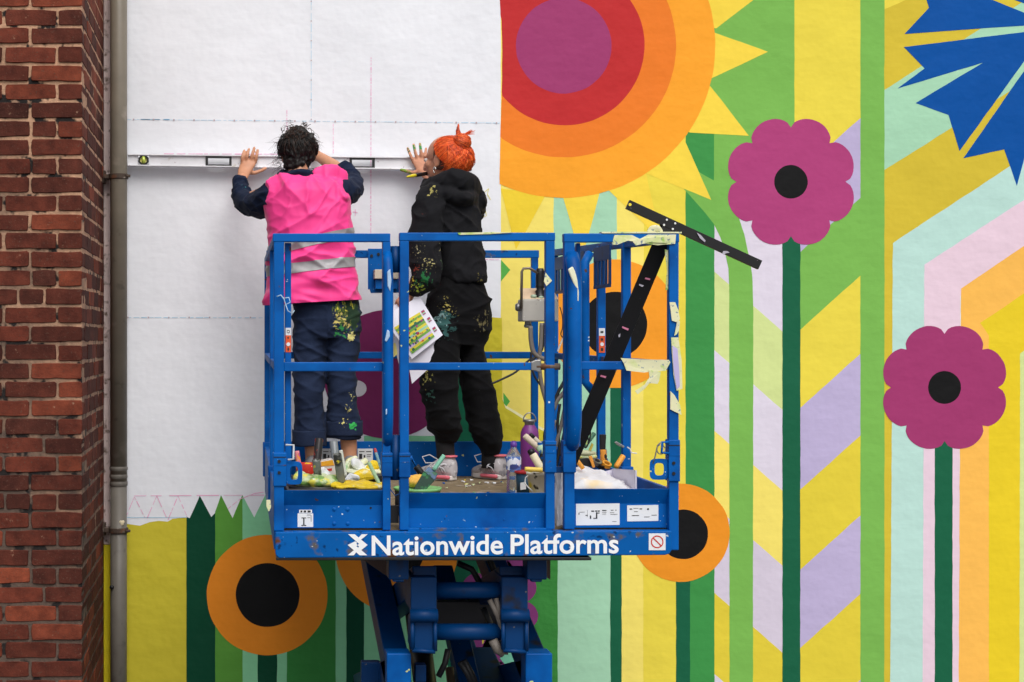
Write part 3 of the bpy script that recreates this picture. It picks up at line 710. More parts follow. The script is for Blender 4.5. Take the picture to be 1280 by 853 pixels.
sticker(784, 632, 823, 652, PLATE, [(.08,.2,.16,.26),(.4,.2,.48,.26),(.2,.18,.36,.2),(.22,.38,.34,.41),(.15,.62,.38,.66),(.64,.2,.7,.3),(.55,.72,.72,.75),(.78,.62,.95,.65)], PY, skew=.6)
sn = sticker(811, 667, 832, 688, PLATE, None, FY-.02)
ring = MB(); n = 40
vs = [P(821.5+r*math.cos(2*math.pi*k/n), 677.5+r*math.sin(2*math.pi*k/n), FY-.0225) for r in (7.9, 6.5) for k in range(n)]
ring.add(vs, [(k, (k+1)%n, n+(k+1)%n, n+k) for k in range(n)])
ring.add([P(x, y, FY-.0226) for x, y in ((816.4,673.4),(817.4,672.4),(826.6,681.6),(825.6,682.6))], [(0,1,2,3)]); L('prohibition_ring', ring, RED, 0, sn)
def post_label(x0, x1, y0, Y):
    sticker(x0, y0, x1, y0+9.3, PLATE, [(.3,.3,.7,.38),(.25,.35,.33,.65),(.67,.35,.75,.65),(.3,.62,.7,.7)], Y, 'sticker')
    o = sticker(x0, y0+9.3, x1, y0+30.5, ORANGE_ST, [(.35,.1,.6,.2),(.4,.72,.6,.92),(.3,.8,.7,.84)], Y, 'sticker')
    L('sticker_mark', MB().lathe(P((x0+x1)/2, y0+20.5, Y-.0025), [(.007,0),(.007,.0008)], 14, axis=(0,-1,0)), PLATE, 0, o)
post_label(357, 363.8, 410, FY+.04)
def post_label_side(Y, X):
    s_ = L('sticker', MB().box((X-.013, Y-.0195, fz(420,Y)), (X+.013, Y-.0165, fz(410.5,Y))), PLATE, 0)
    L('sticker_mark', MB().box((X-.006, Y-.0208, fz(416.5,Y)), (X+.006, Y-.0196, fz(414,Y))), INK, 0, s_)
    s_ = L('sticker', MB().box((X-.013, Y-.0195, fz(441,Y)), (X+.013, Y-.0165, fz(420.1,Y))), ORANGE_ST, 0)
    mk = MB(); mk.box((X-.005, Y-.0208, fz(426,Y)), (X+.005, Y-.0196, fz(423,Y))); mk.box((X-.005, Y-.0208, fz(439,Y)), (X+.005, Y-.0196, fz(435,Y)))
    L('sticker_mark', mk, INK, 0, s_); L('sticker_mark', MB().lathe((X, Y-.0196, fz(430.5,Y)), [(.008,0),(.008,.001)], 14, axis=(0,-1,0)), PLATE, 0, s_)
post_label_side(6.95, XR-.022)
# lettering and emblem on the beam
def text_mesh(body, size, off):
    cu = bpy.data.curves.new('t', 'FONT'); cu.body = body; cu.size = size; cu.offset = off; cu.extrude = .0006; cu.resolution_u = 4
    to = bpy.data.objects.new('t', cu); COL.objects.link(to)
    dg = bpy.context.evaluated_depsgraph_get(); dg.update()
    me = bpy.data.meshes.new_from_object(to.evaluated_get(dg)); bpy.data.objects.remove(to); return me
def lettering(body, x0, x1, ybase, ycap, slope=0, off=.006):
    me = text_mesh(body, 1, off)
    xs = [v.co.x for v in me.vertices]; w_ = max(xs)-min(xs)
    capm = text_mesh('P', 1, off); hs_ = [v.co.y for v in capm.vertices]; ch = max(hs_)
    sx = (fx(x1)-fx(x0))/w_; sy = (fz(ycap)-fz(ybase))/ch; m0 = min(xs)
    mb = MB()
    mb.add([(fx(x0)+(v.co.x-m0)*sx, FY-.0215 + (-.0006 if v.co.z > 0 else .0006), fz(ybase)+v.co.y*sy + (v.co.x-m0)*sx*slope) for v in me.vertices], [list(p.vertices) for p in me.polygons])
    L('lettering', mb, WHITEV, 0)
lettering('Nationwide', 464, 627.5, 693, 668.8, .010, .018); lettering('Platforms', 637, 771.5, 691.3, 667.3, .008, .018)
def emb(px, py): return (420+px/5.82, 660+py/5.82)
em = MB()
for poly in ([(187,47),(230,47),(160,104),(146,92)], [(140,98),(154,109),(148,117),(158,126),(148,134),(168,149),(228,200),(172,200),(85,125)], [(88,47),(136,47),(230,125),(174,170),(152,152),(168,138),(157,126),(168,117)], [(146,150),(160,161),(130,200),(85,200)]):
    em.prism([P(*emb(x,y), FY-.0222-.0002*len(em.f)/6) for x, y in poly], (0,.0012,0))
L('emblem', em, WHITEV, 0)

# control box, its lever and its cables
cbY = 7.62
def cx_(x): return fx(x, cbY)
def cz_(y): return fz(y, cbY)
cb = L('control_box', MB().box((cx_(653), cbY, cz_(402)), (cx_(698), cbY+.13, cz_(374))), GREYBOX, .006)
L('box_lid', MB().prism([V((cx_(653), cbY+.002, cz_(374))), V((cx_(698), cbY+.002, cz_(374))), V((cx_(698), cbY+.128, cz_(360))), V((cx_(655), cbY+.128, cz_(360)))], (0,.002,.002)), simple('sticker_cream', C(214,190,160), .5), .001, cb)
L('joystick', MB().lathe((cx_(677), cbY+.04, cz_(372)), [(.03,0),(.03,.012),(.02,.018),(.024,.03),(.016,.04),(.022,.052),(.02,.06),(.021,.085),(.02,.125),(.017,.14)], 20), BLACK, 0, cb, smooth=True)
L('lever_guard', MB().tube([(cx_(x), cbY-.004, cz_(y)) for x, y in ((651.5,386),(652,340),(654,336),(662,335.5),(672,342))], .0065, 10), speckled('tarnished_steel', C(130,120,108), .4, [(C(90,70,55), 30, .55, .7)], metal=.6), 0, cb, smooth=True)
for x, y in ((668,372.5),(677,374),(688,372)): L('push_button', MB().lathe((cx_(x), cbY+.02, cz_(y)), [(.014,0),(.014,.012),(.01,.016)], 14), simple('pale_green_button', C(170,190,165), .5) if x < 680 else RED, 0, cb, smooth=True)
L('knob', MB().lathe((cx_(653), cbY+.04, cz_(384)), [(.012,0),(.02,.006),(.02,.02),(.014,.026)], 14, axis=(-1,0,0)), STEEL, 0, cb, smooth=True)
L('cable_gland', MB().lathe((cx_(662), cbY+.05, cz_(410)), [(.012,0),(.018,.004),(.018,.014),(.014,.018),(.014,.034)], 12), STEEL, 0, cb)
CABLE = simple('black_cable', C(30,30,32), .5); CABLE2 = simple('grey_cable', C(120,112,104), .55)
def cable(pts, r, mat, Y=7.55):
    pp = [P(x, y, Y + (q[0] if q else 0)) for x, y, *q in pts]
    mb = MB(); full = []
    for i in range(len(pp)-1):
        j = [max(i-1,0), i, i+1, min(i+2,len(pp)-1)]; a, b_, c_, d_ = [pp[k] for k in j]
        for k in range(5):
            t_ = k/5; full.append(.5*((2*b_)+(c_-a)*t_+(2*a-5*b_+4*c_-d_)*t_*t_+(3*b_-a-3*c_+d_)*t_**3))
    full.append(pp[-1]); L('cable', mb.tube(full, r, 8), mat, 0, smooth=True)
cable([(663,408),(664,428),(668,442),(680,449),(690,450)], .011, CABLE2); cable([(677,404),(676,430),(674,450),(676,475),(682,500),(690,520)], .010, CABLE2)
cable([(664,440),(664,455),(668,470),(676,482),(684,492),(686,520),(680,545),(684,570)], .005, CABLE)
cable([(680,404),(680,425),(676,440),(668,448),(663,452)], .006, CABLE); cable([(614,480),(628,474),(645,465),(662,450),(672,446)], .005, CABLE)
cable([(712,455),(706,475),(698,490),(693,505),(690,530),(684,560)], .008, CABLE); cable([(716,450),(714,478),(704,492),(697,500),(692,512)], .011, CABLE2)
cable([(714,480),(708,500),(703,525),(698,545),(690,575)], .009, CABLE2); cable([(717,500),(711,520),(704,545),(700,570)], .006, CABLE); cable([(700,505),(697,530),(699,560),(694,590)], .007, CABLE)
cable([(690,515),(684,545),(680,560),(676,585)], .014, simple('dark_hose', C(44,46,44), .5)); cable([(693,525),(688,552),(686,566),(684,590)], .012, CABLE2)
cable([(726,535),(728,552),(732,560),(736,552),(734,545),(738,540),(737,552)], .003, CABLE, 6.2)
cable([(700,384),(703,396),(703,410),(701,418),(704,424),(700,430)], .0025, CABLE, 7.4); cable([(705,420),(700,432),(697,440)], .004, simple('white_wire', C(220,215,205), .5), 7.4)
# steel document holder hanging from the rear rail
hY = 7.93
hb = L('document_holder', MB().box((fx(460,hY), hY, fz(362,hY)), (fx(501,hY), hY+.012, fz(311,hY))), BLUE, .002)
L('holder_front', MB().prism([P(x,y,hY-.02) for x, y in ((462,360),(501,360),(501,366),(464,366.5))], (0,.03,0)), BLUE, .002, hb)
L('holder_box', MB().box((fx(468,hY), hY-.07, fz(362,hY)), (fx(495,hY), hY, fz(350,hY))), BLUE, .002, hb)
L('holder_tray', MB().box((fx(466.5,hY), hY-.09, fz(349.5,hY)), (fx(496,hY), hY-.002, fz(338,hY))), simple('cream_plastic', C(205,195,175), .5), .003, hb)
for x in (464.5, 473): L('socket_bolt', MB().lathe(P(x, 320 if x < 470 else 318, hY), [(.008,0),(.007,.006)], 10, axis=(0,-1,0)), BLACK, 0, hb)

# scissor arms below the platform, ground chassis
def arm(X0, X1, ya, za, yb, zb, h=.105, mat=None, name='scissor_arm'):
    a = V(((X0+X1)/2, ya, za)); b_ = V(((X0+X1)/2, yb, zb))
    return L(name, MB().beam(a, b_, X1-X0, h), mat or BLUE_SHADED, .005)
OXL, IXL, IXR, OXR = (.549,.642), (.648,.738), (.975,1.066), (1.072,1.168)
zs = [1.50, 1.08, .66, .26]
for k in range(3):
    zt_, zb_ = zs[k], zs[k+1]
    fwd = k % 2 == 0                        # outer pair comes towards the camera on even levels
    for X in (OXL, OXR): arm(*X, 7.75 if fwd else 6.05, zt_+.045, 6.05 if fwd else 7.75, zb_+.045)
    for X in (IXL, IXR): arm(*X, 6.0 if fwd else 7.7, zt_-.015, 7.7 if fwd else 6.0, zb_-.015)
    L('cross_tube', MB().tube([(IXL[0], 6.85, (zt_+zb_)/2), (IXR[1], 6.85, (zt_+zb_)/2)], .032, 16), BLUE_SHADED, 0, smooth=True)
def cpost(x0, x1, y0, y1, Ya, dp, mat=None, name='pivot_bracket', bv=.005): return L(name, MB().box((fx(x0,Ya), Ya, fz(y1,Ya)), (fx(x1,Ya), Ya+dp, fz(y0,Ya))), mat or BLUE, bv)
for (x0, x1) in ((513.5,546),(627,660)):
    cpost(x0, x1, 722, 765, 5.94, .2, BLUE_SHADED, 'arm_end')
    L('pivot_boss', MB().tube([P(x0-1, 769.5, 5.93), P(x1+1, 769.5, 5.93)], .024, 18), BLUE_SHADED, 0, smooth=True)
    cpost(x0+1.5, x1-1, 775, 816, 5.945, .16, BLUE_SHADED, 'arm_end', .012)
    f_ = MB()
    for a, b_ in (((x0+2,776),(x0+2,812)),((x0+2,813),(x1-2,815)),((x1-2,814),(x1-2,776))): f_.tube([P(*a,5.937), P(*b_,5.937)], .008, 8)
    L('weld_frame', f_, BLUE_SHADED, 0, smooth=True)
for y in (738, 790): L('cross_tube', MB().tube([P(544, y, 6.0), P(629, y, 6.0)], .031, 20), BLUE_SHADED, 0, smooth=True)
cpost(544, 630, 752, 782, 6.5, .05, simple('dark_plate', C(44,42,46), .6), 'cross_plate')
for (x0, x1) in ((483.5,514),(657,690.5)): cpost(x0, x1, 817, 870, 5.985, .1, BLUE, 'arm_end')
for x0, x1 in ((486,511),(659,684)): cpost(x0, x1, 696, 725, 5.90, .1, BLUE_SHADED, 'hanger'); cpost(x0+5, x1-6, 724, 728, 5.905, .06, BLUE_SHADED, 'hanger')
for (x0, x1) in ((447,487),(681,684)): L('hanger_plate', MB().prism([P(a, b_, 6.2) for a, b_ in ((x0+4,698),(x1+4,698),(x1+4,725),(x1-10,716))], (0,.01,0)), simple('rusty_plate', C(96,74,66), .7), 0)
L('slide_channel', MB().box((OXL[0]-.02, 5.95, 1.575), (OXL[1], 7.85, 1.598)), BLUE_SHADED); L('slide_channel', MB().box((OXR[0], 5.95, 1.575), (OXR[1]+.02, 7.85, 1.598)), BLUE_SHADED)
L('lift_cylinder', MB().tube([V((fx(566,6.1), 6.2, .3)), V((fx(556,6.1), 7.2, 1.25))], [.05,.05], 18), BLACK, 0, smooth=True)
L('lift_cylinder', MB().tube([V((fx(566,6.1)+.07, 6.2, .55)), V((fx(556,6.1)+.07, 6.5, 1.05))], [.018,.018], 12), simple('bronze_rod', C(96,84,66), .45, .4), 0, smooth=True)
arm(fx(590,6.2)-.02, fx(612,6.2), 6.2, .88, 7.3, 1.32, .08, BLUE_SHADED); arm(fx(604,6.4), fx(640,6.4), 6.15, .93, 6.9, 1.03, .06, BLUE_SHADED)
L('arm_gusset', MB().prism([P(a,b_,6.35) for a, b_ in ((452,828),(474,828),(512,853),(512,900),(450,900))], (0,.05,0)), BLUE_SHADED, .004)
for k, pts in enumerate((((620,748),(624,765),(630,785),(634,805),(632,818)), ((612,750),(622,770),(629,790),(631,812)), ((616,800),(622,812),(630,817)))):
    L('hose', MB().tube([P(x,y,5.98) for x, y in pts], .010 if k < 2 else .018, 8), CABLE2, 0, smooth=True)
for pts in (((575,828),(584,842),(592,860)), ((580,826),(588,840),(598,862)), ((572,704),(590,712),(596,722),(604,740)), ((608,690),(618,715),(628,735)), ((604,760),(612,778),(614,792)), ((548,846),(556,830),(560,812))):
    L('hose', MB().tube([P(x,y,6.25) for x, y in pts], .012, 8), CABLE, 0, smooth=True)
L('switch_box', MB().box(P(519,853,6.15), P(531,828,6.2)), BLUE_SHADED, .004)
L('base_frame', MB().box((.42, 5.95, .14), (1.29, 7.85, .30)), BLUE_WORN, .02)
for X in (.36, 1.35):
    for Y in (6.2, 7.6):
        wh = L('wheel', MB().lathe((X-.06, Y, .165), [(.08,0),(.15,.0),(.165,.015),(.165,.105),(.15,.12),(.08,.12)], 28, axis=(1,0,0)), RUBBER, 0, smooth=False)
        L('wheel_hub', MB().lathe((X-.065, Y, .165), [(.078,0),(.078,.13),(.03,.135)], 20, axis=(1,0,0)), BLUE, 0, wh)

# ------------------------------------------------------------------ people
def nz(p, sc, off=0.0): return noise.noise(V((p.x*sc[0]+off, p.y*sc[1]+off*.7, p.z*sc[2]-off)))
def ridge(p, sc, off=0.0): return 1 - 2*abs(nz(p, sc, off))
def crease(p, sc, off=0.0):
    a = max(0, 1-2.6*abs(nz(p, sc, off)))**2.2; return a*(.55+.9*max(0,nz(p, (5,5,5), off+9)+.2))
def rotz(p, a):            # rotate in the picture plane, for slanting folds
    c, s = math.cos(a), math.sin(a); return V((p.x*c + p.z*s, p.y, -p.x*s + p.z*c))
def finger(mb, pts, r0=.0098, r1=.0076):
    n = len(pts); mb.limb([P(*p) for p in pts], [r0+(r1-r0)*i/(n-1) for i in range(n)], 10, 3)
def head(mb, c, f, k=1.0, up=V((0,0,1))):
    c = V(c); f = V(f).normalized(); r = f.cross(up).normalized(); u = r.cross(f)
    R = Matrix((r, f, u)).transposed()
    def at(x, y, z): return c + (r*x + f*y + u*z)*k
    def e(p, rad): mb.ell(at(*p), [q*k for q in rad], 20, 14, R)
    e((0,-.012,.022), (.073,.092,.083)); e((0,.022,-.03), (.060,.066,.078)); e((0,.05,-.078), (.034,.034,.030))   # skull, face, chin
    e((0,.074,.018), (.05,.018,.016)); e((.036,.052,-.022), (.024,.026,.024)); e((-.036,.052,-.022), (.024,.026,.024))  # brow, cheeks
    mb.limb([at(0,.084,.012), at(0,.1,-.018), at(0,.104,-.03)], [.009*k,.012*k,.014*k], 10, 3)                       # nose
    e((.012,.094,-.031), (.009,.010,.008)); e((-.012,.094,-.031), (.009,.010,.008))
    e((0,.085,-.052), (.024,.011,.007)); e((0,.082,-.062), (.021,.011,.008))                                          # lips
    for s in (1, -1):                                                                                                # ears
        e((s*.074,-.012,-.012), (.009,.019,.031)); e((s*.08,-.02,-.004), (.007,.013,.022)); e((s*.073,-.004,-.036), (.007,.009,.011))
    return at, R
def eyes(parent, at, k=1.0):
    for s in (1, -1):
        mb = MB(); mb.ell(at(s*.032,.072,.002), (.0125*k,)*3, 16, 10); e_ = obj('eye', mb, EYE, parent, smooth=True)
        ir = MB(); ir.lathe(at(s*.032,.0838,.002), [(.0058*k,0),(.0056*k,.0015)], 14, axis=at(0,1,0)-at(0,0,0)); obj('iris', ir, IRIS, e_)
EYE = simple('eye_white', C(228,222,216), .25, var=.03); IRIS = simple('iris_brown', C(62,42,30), .3)
def hair_mat(name, ca, cb, rough=.55):
    m, t, b = nodes(name); b.inputs['Roughness'].default_value = rough; b.inputs['Specular IOR Level'].default_value = .45
    n = noi(t, pos(t), 55, 4, .6); t.links.new(ramp(t, n, .36, .66, ca, cb), b.inputs['Base Color'])
    bump(t, b, noi(t, pos(t, (1,1,.25)), 320, 2), .5, .002); return m
HAIR_B = hair_mat('black_hair', C(13,12,12), C(30,25,23)); HAIR_BR = hair_mat('brown_hair', C(26,19,16), C(76,50,38))
HAIR_O = hair_mat('orange_hair', C(206,66,18), C(246,104,34), .5); HAIR_O3 = hair_mat('light_orange_hair', C(236,104,40), C(246,126,56), .5); HAIR_O2 = hair_mat('deep_orange_hair', C(150,48,18), C(222,84,26), .5); STUB = hair_mat('dark_stubble', C(60,42,36), C(100,68,54), .8)

# --- painter in the pink vest, back to the camera, both hands on the long level
pa = thing('person', (P(410,600,7.75).x, 7.75, DZ), 'person in a pink high visibility vest with black hair, holding the level against the wall', 'person')
Y1 = 7.73
mb = MB()
at1, R1 = head(mb, P(371.5,193.5,7.81), (0.0,1,-.03), .93)
mb.limb([P(374,236,7.74), P(373,218,7.76), P(371.5,203,7.785)], [.06,.05,.05], 16, 4)
mb.vloft([(226,352,416,Y1,.05),(236,340,430,Y1,.085),(260,342,430,Y1,.105),(300,352,430,Y1,.1),(335,356,434,Y1,.1),(375,370,446,7.75,.11),(400,372,448,7.75,.11),(418,376,444,7.75,.09)], 24)
LS, LE, LW = P(340,240,7.74), P(304,249,7.99), P(302,223,8.25)
RS, RE, RW = P(430,236,7.74), P(444,226,8.0), P(399,196,8.27)
mb.limb([LS, LS.lerp(LE,.5), LE], [.045,.032,.022], 16); mb.limb([LE, LE.lerp(LW,.3)+V((0,0,-.004)), LE.lerp(LW,.6), LW], [.022,.028,.034,.026], 16)
mb.limb([RS, RS.lerp(RE,.5), RE], [.045,.032,.022], 16); mb.limb([RE, RE.lerp(RW,.3), RE.lerp(RW,.6), RW], [.022,.030,.035,.026], 16)
mb.limb([P(389,405,7.75), P(387,480,7.74), P(390,540,7.76), P(391,584,7.765)], [.085,.055,.042,.033], 16)
mb.limb([P(430,405,7.75), P(429,480,7.74), P(435,540,7.76), P(437,584,7.765)], [.085,.055,.043,.034], 16)
# left hand: back of the palm, four fingers over the level, thumb out to the right
HY = 8.318
mb.limb([P(302.5,224,8.255), P(306,213,8.30), P(311,203,HY)], [(.026,.018),(.036,.017),(.041,.013)], 16, 4)
for kx, ky, mx, my, tx, ty in ((302.5,204,303,196,305.3,188.5),(308,202.5,309,194,311.3,186.5),(313.6,202,315.5,193,317.8,185),(319,203.5,321,195,322.4,188)):
    finger(mb, [(kx,ky,HY), (mx,my,HY-.010), (tx,ty,HY+.008)])
finger(mb, [(309,215,8.305),(317,216.5,8.313),(325,214,8.322),(332,210.8,8.328)], .0125, .0085)
# right hand, behind the head
mb.limb([P(401,197,8.26), P(393,193,8.30), P(386,190,HY)], [(.018,.026),(.017,.036),(.013,.041)], 16, 4)
for i in range(4): finger(mb, [(386-.5*i,183.5+4.6*i,HY), (380-.8*i,182+4.6*i,HY-.01), (373+abs(i-1.3)*1.5,181+4.7*i,HY+.008)])
finger(mb, [(394,187,8.30),(388,180,8.31),(384,174,8.325)], .0125, .0085)
body1 = sculpt('body', mb, .0048, SKIN, pa, 3)
eyes(body1, at1)
NAVY = C(30,42,66)
p_ = lambda x, y, Y=7.62: tuple(P(x, y, Y))
SHIRT = splat_cloth('navy_shirt', C(22,32,54), [(p_(305,230,8.0), .06, C(70,150,150), 60, .74, (1,1,1)), (p_(444,236,7.9), .09, C(90,150,190), 60, .74, (1,1,1))])
mb = MB()
mb.vloft([(219,354,406,7.75,.05),(225,348,415,Y1,.065),(236,338,432,Y1,.085),(252,340,431,Y1,.095),(290,344,432,Y1,.10),(340,350,434,Y1,.10),(360,356,436,7.74,.10)], 28)
mb.limb([P(342,246,7.73), P(322,256,7.86), P(303,249,8.0)], [(.076,.076),(.074,.07),(.052,.052)], 18, 5)
mb.limb([P(303,249,8.0), P(301,238,8.08), P(301,231,8.13)], [.052,.044,.039], 18, 4)
mb.lathe(P(300.5,229,8.12), [(.038,-.02),(.043,-.018),(.044,.016),(.038,.02)], 20, axis=(LW-LE))
mb.limb([P(426,241,7.73), P(437,238,7.86), P(442,228,8.0)], [(.076,.076),(.070,.066),(.053,.053)], 18, 5)
mb.limb([P(442,228,8.0), P(436,218,8.06), P(430,212,8.09)], [.053,.047,.042], 18, 4)
mb.lathe(P(430,212,8.085), [(.040,-.018),(.046,-.016),(.047,.014),(.040,.018)], 20, axis=(RW-RE))
mb.limb([P(354,221,7.72), P(366,216.5,7.70), P(382,216.5,7.70), P(394,221,7.72)], [(.026,.02),(.03,.02),(.03,.02),(.026,.02)], 14, 4)   # collar
mb.limb([P(392,227,7.73), P(410,226,7.73), P(428,234,7.73)], [.034,.036,.045], 14, 4); mb.limb([P(356,229,7.73), P(345,233,7.73)], [.03,.03], 14, 4)
mb.limb([P(352,222,7.74), P(354,217,7.80), P(364,222,7.86)], [.022,.024,.02], 12, 4); mb.limb([P(396,222,7.74), P(393,217,7.80), P(384,222,7.86)], [.022,.024,.02], 12, 4)
def d_shirt(p, n):
    q = rotz(p, .7); return .010*crease(q, (7,7,15), 3.) + .004*nz(p, (12,12,12), 5.) + .007*crease(rotz(p,-.5), (8,8,22), 8.) - .006
sculpt('shirt', mb, .0055, SHIRT, pa, 3, d_shirt)
VEST, t, b = nodes('pink_vest_cloth'); b.inputs['Roughness'].default_value = .62; b.inputs['Sheen Weight'].default_value = .2
c = mix(t, 1, C(248,56,142), ramp(t, noi(t, pos(t), 6, 4), .3, .7, (.9,.86,.9,1), (1.05,1.05,1.05,1)), 'MULTIPLY')
c = mix(t, ramp(t, noi(t, pos(t), 60, 3), .74, .76), c, C(120,40,70)); t.links.new(c, b.inputs['Base Color']); bump(t, b, noi(t, pos(t), 260, 2), .12, .001)
mb = MB()
mb.vloft([(217,357,366,7.74,.03),(219.5,345,378,7.74,.06),(224,336,428,Y1,.085),(229,331.5,434,Y1,.112),(240,328.5,437,Y1,.13),(262,328.5,440,Y1,.138),(285,331,442.5,Y1,.14),(310,334,444,Y1,.142),(340,333,446,Y1,.145),(362,329,448,Y1,.15),(396,324,451,Y1,.155)], 36, p=2.25)
mb.limb([P(396,228,7.71), P(410,227,7.71), P(421,233,7.72)], [(.024,.06),(.030,.08),(.034,.085)], 14, 4); mb.limb([P(421,234,7.73), P(429,248,7.73)], [(.034,.095),(.034,.11)], 14, 4)
mb.limb([P(341,243,7.73), P(344,231,7.73), P(352,226,7.72), P(362,224,7.72)], [(.042,.10),(.04,.085),(.034,.075),(.028,.06)], 14, 4)
keep = {}
def d_vest(p, n):
    up = max(0, min(1, (p.z-2.78)/.35)); lo = 1-up
    f = .014*crease(rotz(p, .45), (9,6,2.2), 1.)*up + .014*crease(rotz(p,-.6), (8,8,2.4), 6.)*up + .012*crease(rotz(p,1.1), (7,7,16), 9.)*up + .006*nz(p,(9,9,9),2.)
    f += .016*crease(rotz(p, .5), (3.0,4,9), 2.)*lo + .014*crease(rotz(p, -.3), (5,5,14), 12.)*lo + .007*nz(p, (6,6,20), 4.)*lo + .006*ridge(p, (26,8,4), 7.)*max(0, (2.75-p.z)*2)
    return f - .012
def hem(a, b): # plane through two photo points, keeps what is above
    A, B = P(*a, 7.6), P(*b, 7.6); t_ = B-A; n_ = V((t_.z, 0, -t_.x)); n_ = n_ if n_.z < 0 else -n_; return (A, n_)
def top(a, b): A, n_ = hem(a, b); return (A, -n_)
def grab(me): keep['v'] = me.copy()
vest = sculpt('vest', mb, .0055, VEST, pa, 10, d_vest, cut=[hem((325,381.5),(449,374.5))], post=grab)
REFL = simple('reflective_tape', C(158,156,158), .4, spec=.6, var=.16, vs=30)
for u0, u1, l0, l1 in (((366,300),(441,283.5),(366,312.5),(441,296)), ((366,328.5),(446,320),(366,341.5),(446,332.5))):
    bm = bmesh.new(); bm.from_mesh(keep['v'])
    for pc, pn in (top(u0, u1), hem(l0, l1)):
        bmesh.ops.bisect_plane(bm, geom=bm.verts[:]+bm.edges[:]+bm.faces[:], plane_co=pc, plane_no=pn, clear_outer=True)
    bm.normal_update()
    for v in bm.verts: v.co += v.normal*.0035
    me = bpy.data.meshes.new('reflective_band'); bm.to_mesh(me); bm.free(); me.transform(Matrix.Translation(-pa.location)); me.materials.clear()
    me.polygons.foreach_set('use_smooth', [True]*len(me.polygons)); fin('reflective_band', me, REFL, vest)
TRO = splat_cloth('navy_trousers', C(33,43,66), [
    (p_(436,388,7.63), .11, C(84,100,50), 30, .60, (2.2,1,1)), (p_(436,384,7.63), .10, C(200,190,70), 44, .685, (2.6,1,1)), (p_(428,402,7.63), .06, C(208,190,110), 30, .63, (1.2,1,2.4)),
    (p_(444,395,7.66), .10, C(40,60,44), 22, .57, (2,1,1)), (p_(426,414,7.63), .05, C(52,130,70), 50, .66, (1,1,1)), (p_(441,421,7.64), .03, C(214,206,130), 40, .56, (1,1,1)),
    (p_(443,497,7.66), .04, C(200,196,130), 80, .70, (1,1,1)), (p_(444,532,7.66), .03, C(60,170,86), 40, .54, (1,1,1)), (p_(430,527,7.66), .03, C(206,196,120), 80, .68, (1,1,1)), (p_(436,512,7.66), .04, C(206,196,120), 90, .74, (1,1,1))])
mb = MB()
mb.vloft([(350,372,442,7.75,.10),(366,367,448,7.75,.12),(385,365.5,451.5,7.75,.135),(405,365.5,452.5,7.75,.135),(424,368,450,7.75,.115)], 32, p=2.3)
mb.vloft([(400,365.5,410,7.75,.115),(430,366,409.5,7.75,.105),(460,366.5,406.5,7.745,.095),(490,366.5,405,7.74,.09),(520,367,405.5,7.75,.085),(548,367,407,7.755,.08),(561,367.5,407,7.76,.078)], 28, p=2.3)
mb.vloft([(400,407,453,7.75,.115),(430,407.5,450.5,7.75,.105),(460,408.5,446,7.745,.095),(490,409,446,7.74,.09),(515,408.5,448.5,7.75,.085),(548,408,450.5,7.755,.08)], 28, p=2.3)
for y0, y1, a, b_ in (): mb.vloft([(y0,a+1,b_-1,7.756,.081),(y0+1.5,a-.3,b_+.3,7.756,.088),(y1-1,a-.5,b_+.6,7.756,.09),(y1,a+1,b_-1,7.756,.084)], 28, p=2.3)
def d_tro(p, n):
    leg = -1 if p.x < P(408,0,7.75).x else 1
    q = rotz(p, .55*leg); a = .010*crease(q, (4,5,12), 2.+leg) + .007*crease(rotz(p,-.3*leg), (4,5,17), 5.) + .003*nz(p, (10,10,30), 1.)
    return a - .006
tr1 = sculpt('trousers', mb, .0055, TRO, pa, 3, d_tro, cut=[hem((300,556),(460,556.2))])
for y0, y1, a, b_, Yk in ((538,557,365.6,408,7.757),(526,544,407,452.8,7.756)):
    cu = MB(); seg = 44; rings = []
    for py, g, ry in ((y0,-.6,.086),(y0-.6,.3,.090),(y0+2,.7,.092),((y0+y1)/2,.3,.091),(y1-2,.8,.093),(y1,.5,.092),(y1+.3,-.2,.088),(y1-3,-1.2,.082)):
        c_ = P((a+b_)/2, py, Yk); rx = ((b_-a)/2+g)*Yk/F
        for k in range(seg):
            q = 2*math.pi*k/seg; cs, sn = math.cos(q), math.sin(q); e_ = lambda v: math.copysign(abs(v)**.87, v)
            wv = 1 + .03*noise.noise(V((cs*2.2, sn*2.2, py*.05+a))); cu.v.append((c_.x+e_(cs)*rx*wv, c_.y+e_(sn)*ry*wv, c_.z + .004*noise.noise(V((cs*1.7, sn*1.7, a)))))
    n_ = 8
    for i in range(n_-1):
        for k in range(seg): cu.f.append([i*seg+k, i*seg+(k+1)%seg, (i+1)*seg+(k+1)%seg, (i+1)*seg+k]); cu.m.append(0)
    obj('cuff', cu, TRO, tr1, smooth=True)
SHOE_G = simple('grey_shoe_mesh', C(120,118,120), .7, bmp=.4, bs=200); SOLE = simple('pale_sole', C(214,208,204), .6); PINKT = simple('pink_shoe_trim', C(222,110,124), .6)
